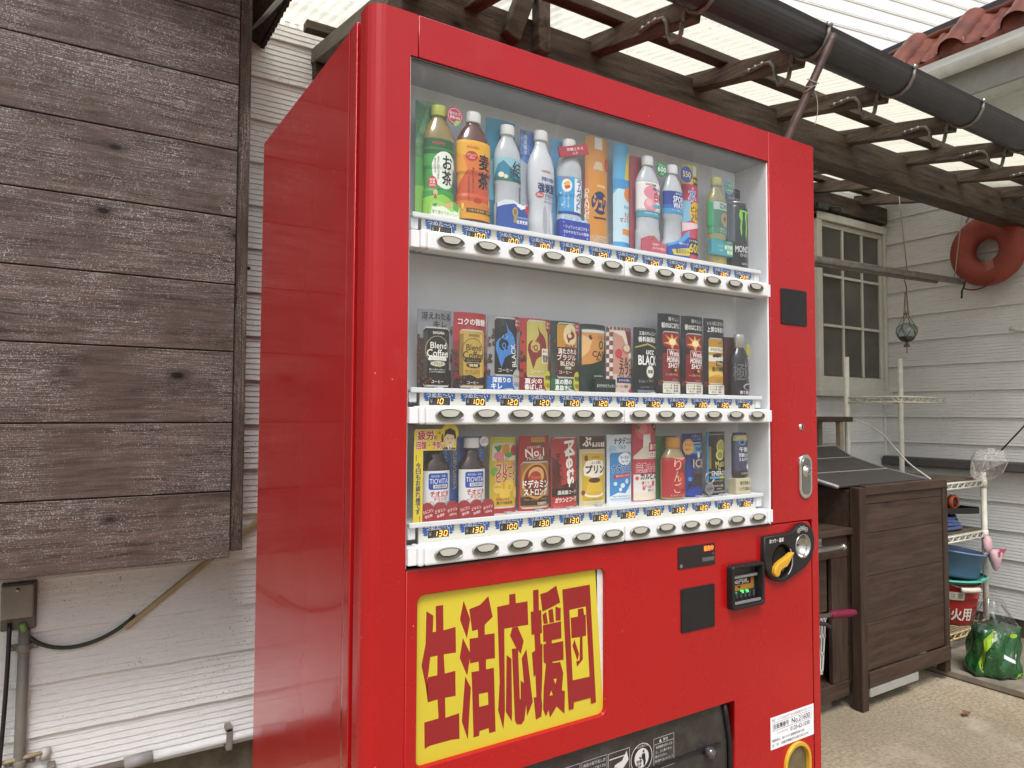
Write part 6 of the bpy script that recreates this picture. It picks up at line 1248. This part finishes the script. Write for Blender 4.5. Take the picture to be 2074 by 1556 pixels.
card(t, 66, 140, 8, '#d2dae0', [T('ナタデココ', 6, 127, 50, 13, '#23406a', .05), T('入り', 4, 114, 14, 7.5, '#23406a', .03), E(-22, 110, 9, 8, '#9cc4dc'), E(-6, 116, 5, 5, '#a8cce0'), E(-18, 96, 4, 4, '#a8cce0')] + can_img(-28, 30, 6, 106, '#3a86c4', '#c8d0d6') + [P([(-28, 14), (-10, 22), (10, 20), (30, 40), (30, 10), (-28, 10)], '#dde4ea'), P(ell(10, 90, 19, 13, 16), '#e4ebf0'), T('ヨーグルト', 10, 93, 28, 6.5, '#23508c', .04), T('ウォーター', 10, 85, 24, 5.5, '#23508c', .03), T('ナタデココ', 3, 71, 54, 16, '#e8eef2', .10), T('ナタデココ', 3, 71, 54, 16, '#1c3a78', .05), P([(-20, 50), (26, 54), (26, 62), (-20, 58)], '#b83a3c'), T('爽やかなヨーグルト味', 4, 56, 38, 4.4, '#f0dcdc', .02, 3), E(-16, 40, 4, 4, '#c8dfee'), E(2, 36, 6, 5, '#d4e4ee'), E(14, 44, 5, 5, '#c8dfee'), E(-4, 28, 4, 4, '#d4e4ee'), T('Yogurt Water Nata de coco', 0, 14, 48, 4.4, '#23508c', .01)], 0, 8)
t = item(2, 7, 'tall pink and white peach milk drink card sample reaching above its row', 'card', .0, 'drink_card_sample')
card(t, 66, 166, 8, '#b83a4c', [E(-6, 148, 22, 20, '#d8606a'), E(-10, 152, 12, 12, '#e08a90'), P([(-28, 156), (-14, 160), (-20, 148)], '#4a8a3a'), P([(14, 166), (34, 166), (34, 144), (22, 150)], '#3a1a1c'), T('濃', 26, 157, 8, 9, '#d8c04a', .03), P([(-32, 2), (32, 2), (32, 96), (14, 110), (10, 140), (-8, 140), (-10, 112), (-32, 94)], '#d9d0bc'), R(-9, 11, 116, 138, '#e4e2de'), R(-32, 32, 18, 88, '#e0d8d4'), R(-32, 32, 56, 88, '#b8384c'), T('完熟もも', 2, 70, 56, 19, '#f0dcdc', .09), T('完熟もも', 2, 70, 56, 19, '#a82238', .035), T('カルピス', 8, 52, 48, 13, '#1c1a1e', .06), E(-24, 48, 4, 4, '#c85060'), E(20, 36, 5, 6, '#c85060'), E(-8, 26, 3, 3, '#c85060'), T('濃くて', -4, 38, 20, 6.5, '#b8384c', .03), T('甘ずっぱい', 2, 30, 28, 6.5, '#b8384c', .03), T('果汁1%', 12, 22, 18, 5, '#3a2a2c', .02), R(6, 33, 90, 122, '#a8283c'), T('濃くて', 20, 113, 22, 12, '#f4e4e4', .05), R(6, 33, 91, 103, '#e8e0dc'), T('甘ずっぱ', 20, 97, 22, 8, '#a8283c', .03)], 0, 9)
t = item(2, 8, 'red apple juice bottle sample with orange cap and gold round tag', 'bottle', .001, 'drink_bottle_sample')
card(t, 62, 135, 3, '#2c6a34', [], -4, 13)
ap = [(28, 0), (32, 4), (33, 10), (33, 84), (30, 92), (22, 104), (17, 110), (17, 114)]
o = lathe_part(t, 'bottle', ap, liq('#9a8a5a'), 0, -3, .55)
printed('label_print', o, [R(-50, 50, 6, 90, '#a82c34'), E(18, 46, 24, 30, '#8c1c24'), E(8, 40, 14, 18, '#b84038'), P([(14, 74), (34, 72), (30, 60), (20, 62)], '#2c5a2c'), TV('りんご', -3, 50, 20, 72, '#e2b99a', .0), T('ほんのり甘い りんご果汁', 0, 10, 44, 4, '#e2b99a', .01), P([(-20, 90), (10, 84), (40, 90)], '#d88a80')], surf_lathe(ap, 33, 0, -3, .55), .3, .06, 4, [z for _, z in ap])
m = MB(); m.lathe([(r * .001, z * .001) for r, z in ((18, 110), (19, 111), (19, 131), (17.5, 133), (.01, 133))], plain((.55, .25, .035), .35), (0, -.003, 0), 24, .7); m.build('cap', t)
disc(t, 32, 112, 17, '#c99a56', [ring(32, 112, 15, 15, .7, '#8a3a24'), T('やさしい', 32, 116, 22, 7, '#8a2c1c', .03), T('味わい', 32, 106, 18, 7, '#8a2c1c', .03)], -18)
t = item(2, 9, 'blue iced coffee can card sample with silver medallion', 'can', .002)
card(t, 63, 140, 8, '#1c2a6c', [T('心地よい', 4, 134, 30, 5, '#a8b8e0', .01), T('コーヒーの苦み', 4, 127, 40, 5, '#a8b8e0', .01)] + can_img(-26, 28, 8, 120, '#22408c', '#9fb0b8') + [R(-26, 28, 96, 114, '#5a9cc0'), P([(-26, 90), (-16, 112), (-26, 114)], '#8cc4dc'), R(-14, 28, 30, 92, '#1c2f78'), T('Pokka', 16, 106, 26, 9, '#14141c', .04, 8), E(12, 92, 5, 7, '#d8d4c8'), T('ICE', 14, 74, 40, 18, '#c8b478', .04), T('アイスコーヒー', 10, 63, 30, 5, '#8ab0dc', .01)] + beans(rnd, 14, (-26, 20, 14, 34), '#2a1a18', '#6a4a3c') + [P([(-4, 52), (24, 54), (20, 26), (0, 26)], '#2a1612'), P([(-6, 50), (26, 52), (24, 60), (-2, 60)], '#4a3a34'), E(-16, 40, 5, 5, '#4a8ac8'), P(ell(0, 10, 28, 9, 18), '#223a98')], 0, 8); sleeve(t, 60)
disc(t, 28, 18, 14, '#77777a', [ring(28, 18, 11, 11, .8, '#a8a8a8'), T('Pokka', 28, 18, 18, 7, '#2a2a2a', .03, 14)], -16, 'medallion')
m = MB(); m.tube([(.028 + .014 * math.cos(a), -.0163, .042 + .012 * math.sin(a)) for a in [math.pi * 2 * k / 16 for k in range(16)]], .0016, plain((.4, .4, .4), .3, .8), 6, True); m.build('medallion_ring', t)
t = item(2, 10, 'black energy drink can card sample with yellow lemon slices', 'can', .006)
card(t, 60, 143, 8, '#1b1c1a', [R(-36, -24, 20, 143, '#3a86b0')] + can_img(-26, 26, 6, 138, '#151614', '#8a8c88') + [R(-26, -20, 60, 110, '#8a7428'), E(10, 108, 16, 17, '#c8c060'), E(10, 108, 12.5, 13, '#a8a43c'), E(6, 90, 14, 12, '#d4d08a'), E(6, 90, 10, 8.5, '#98962e'), T('Mets', 6, 70, 30, 15, '#c8be58', .04, 8), T('THE', 2, 58, 10, 4.6, '#d8d8d4', .02), T('ENERGY', 4, 49, 46, 10, '#e8e8e4', .04), R(-24, 4, 37, 42, '#4a9ac4'), R(4, 25, 37, 42, '#b8b83c'), T('BOOST UP YOUR ENERGY', 0, 32, 36, 3.4, '#b0b0ac', .0), T('アルギニン 配合', 0, 21, 34, 4.6, '#d8d8d4', .02), T('炭酸飲料', 2, 14, 16, 3.8, '#b0b0ac', .0)], 0, 8); sleeve(t, 58)
t = item(2, 11, 'slim navy milk tea can sample standing on a cream plinth at the right end', 'can', .006)
o = box_part(t, 'plinth', -30, 20, -16, 8, 0, 36, '#c2ba98'); fprint(o, [T('贅沢茶葉と', 0, 25, 34, 8, '#2a2a28', .02), T('リッチな味わい', 0, 12, 42, 8.5, '#2a2a28', .02)], -16.1)
mp_ = [(20, 36), (22, 40), (23, 44), (23, 128), (20, 135), (20, 140)]
o = lathe_part(t, 'can', mp_, plain((.045, .055, .14), .22, .3, var=.1, coat=.4), -2, -2, .6)
printed('label_print', o, [R(-34, 34, 122, 134, '#c2b684'), E(-6, 118, 10, 7, '#6a9ab8'), E(-6, 118, 6, 4, '#2a3a6a'), P([(12, 106), (30, 106), (30, 134), (14, 134)], '#3a3a34'), T('午後の', 4, 102, 36, 11, '#e0e0dc', .04), T('芳醇ロイヤル', 6, 89, 44, 8.5, '#e0e0dc', .03), T('ミルクティー', 6, 79, 42, 8, '#e0e0dc', .03), R(-34, 34, 40, 54, '#2c2624'), T('紅茶飲料', 4, 47, 26, 5, '#c8c0b4', .01), E(12, 62, 5, 6, '#d8d4cc'), E(16, 58, 4, 5, '#c8c4bc')], surf_lathe(mp_, 23, -2, -2, .6), .3, .06, 4, [z for _, z in mp_])
LOCAL[0] = False

# yellow sticker standee in front of the first tonic bottle
ys = thing('sign_card', 'yellow standing sticker with red lettering and a cartoon man over the first tonic bottle', 'sign', (.13, .0165, .979))
YS = plain((.72, .56, .02), .3, var=.02, coat=.2)
b = MB(); b.prism([(.0885, .9795), (.1055, .9795), (.106, 1.0985), (.168, 1.0985)] + arc(.156, 1.128, .0165, -40, 120, 8) + [(.140, 1.1345), (.0915, 1.1345), (.0895, 1.13)], .0145, .0155, YS); o = b.build('panel', ys)
printed('print', o, [T('疲労', 110.5, 1124.5, 30, 16, '#f4eee4', .10), T('疲労', 110.5, 1124.5, 29, 15.5, '#b81c22', .05), T('の', 129, 1120, 6, 7, '#b81c22', .03), T('回復・予防', 117, 1107.5, 48, 13, '#f4eee4', .09), T('回復・予防', 117, 1107.5, 47, 12.5, '#b81c22', .045), T('に', 144.5, 1103.5, 6, 6.5, '#23305a', .02), TV('今日もお疲れ様です', 97.2, 1036, 8.5, 86, '#23305a', .035), R(93, 94, 1082, 1092, '#23305a'), R(100, 101, 980.5, 990, '#23305a'),
  P([(145, 1104), (168, 1102), (166, 1099.5), (142, 1099.5)], '#31507c'), P([(151, 1106), (160, 1106), (157, 1099.5), (153, 1099.5)], '#e8e8e4'), P([(154.4, 1105), (156.6, 1105), (157, 1099.6), (154, 1099.6)], '#b83a30'), E(156, 1118, 10.5, 12.5, '#e8c8a4'), P([(145, 1120), (147, 1132), (156, 1136), (166, 1131), (168, 1119), (165, 1116), (163, 1124), (150, 1126)], '#1c1614'), E(152, 1118, .9, 1.6, '#1c1614', 8), E(160, 1118, .9, 1.6, '#1c1614', 8), P([(153, 1111), (159, 1112), (156, 1109.6)], '#a84a3a'), E(141.5, 1112, 3, 4, '#e8c8a4'), P([(139.5, 1112), (143.5, 1112), (143.5, 1120), (142.5, 1126), (140.5, 1126), (139.5, 1120)], '#5a2c1c'), E(136, 1128, 2.4, 2.4, '#d86a3a')], lambda u, v, q: (u, 14.4 - q, v), .02, .02, 0)
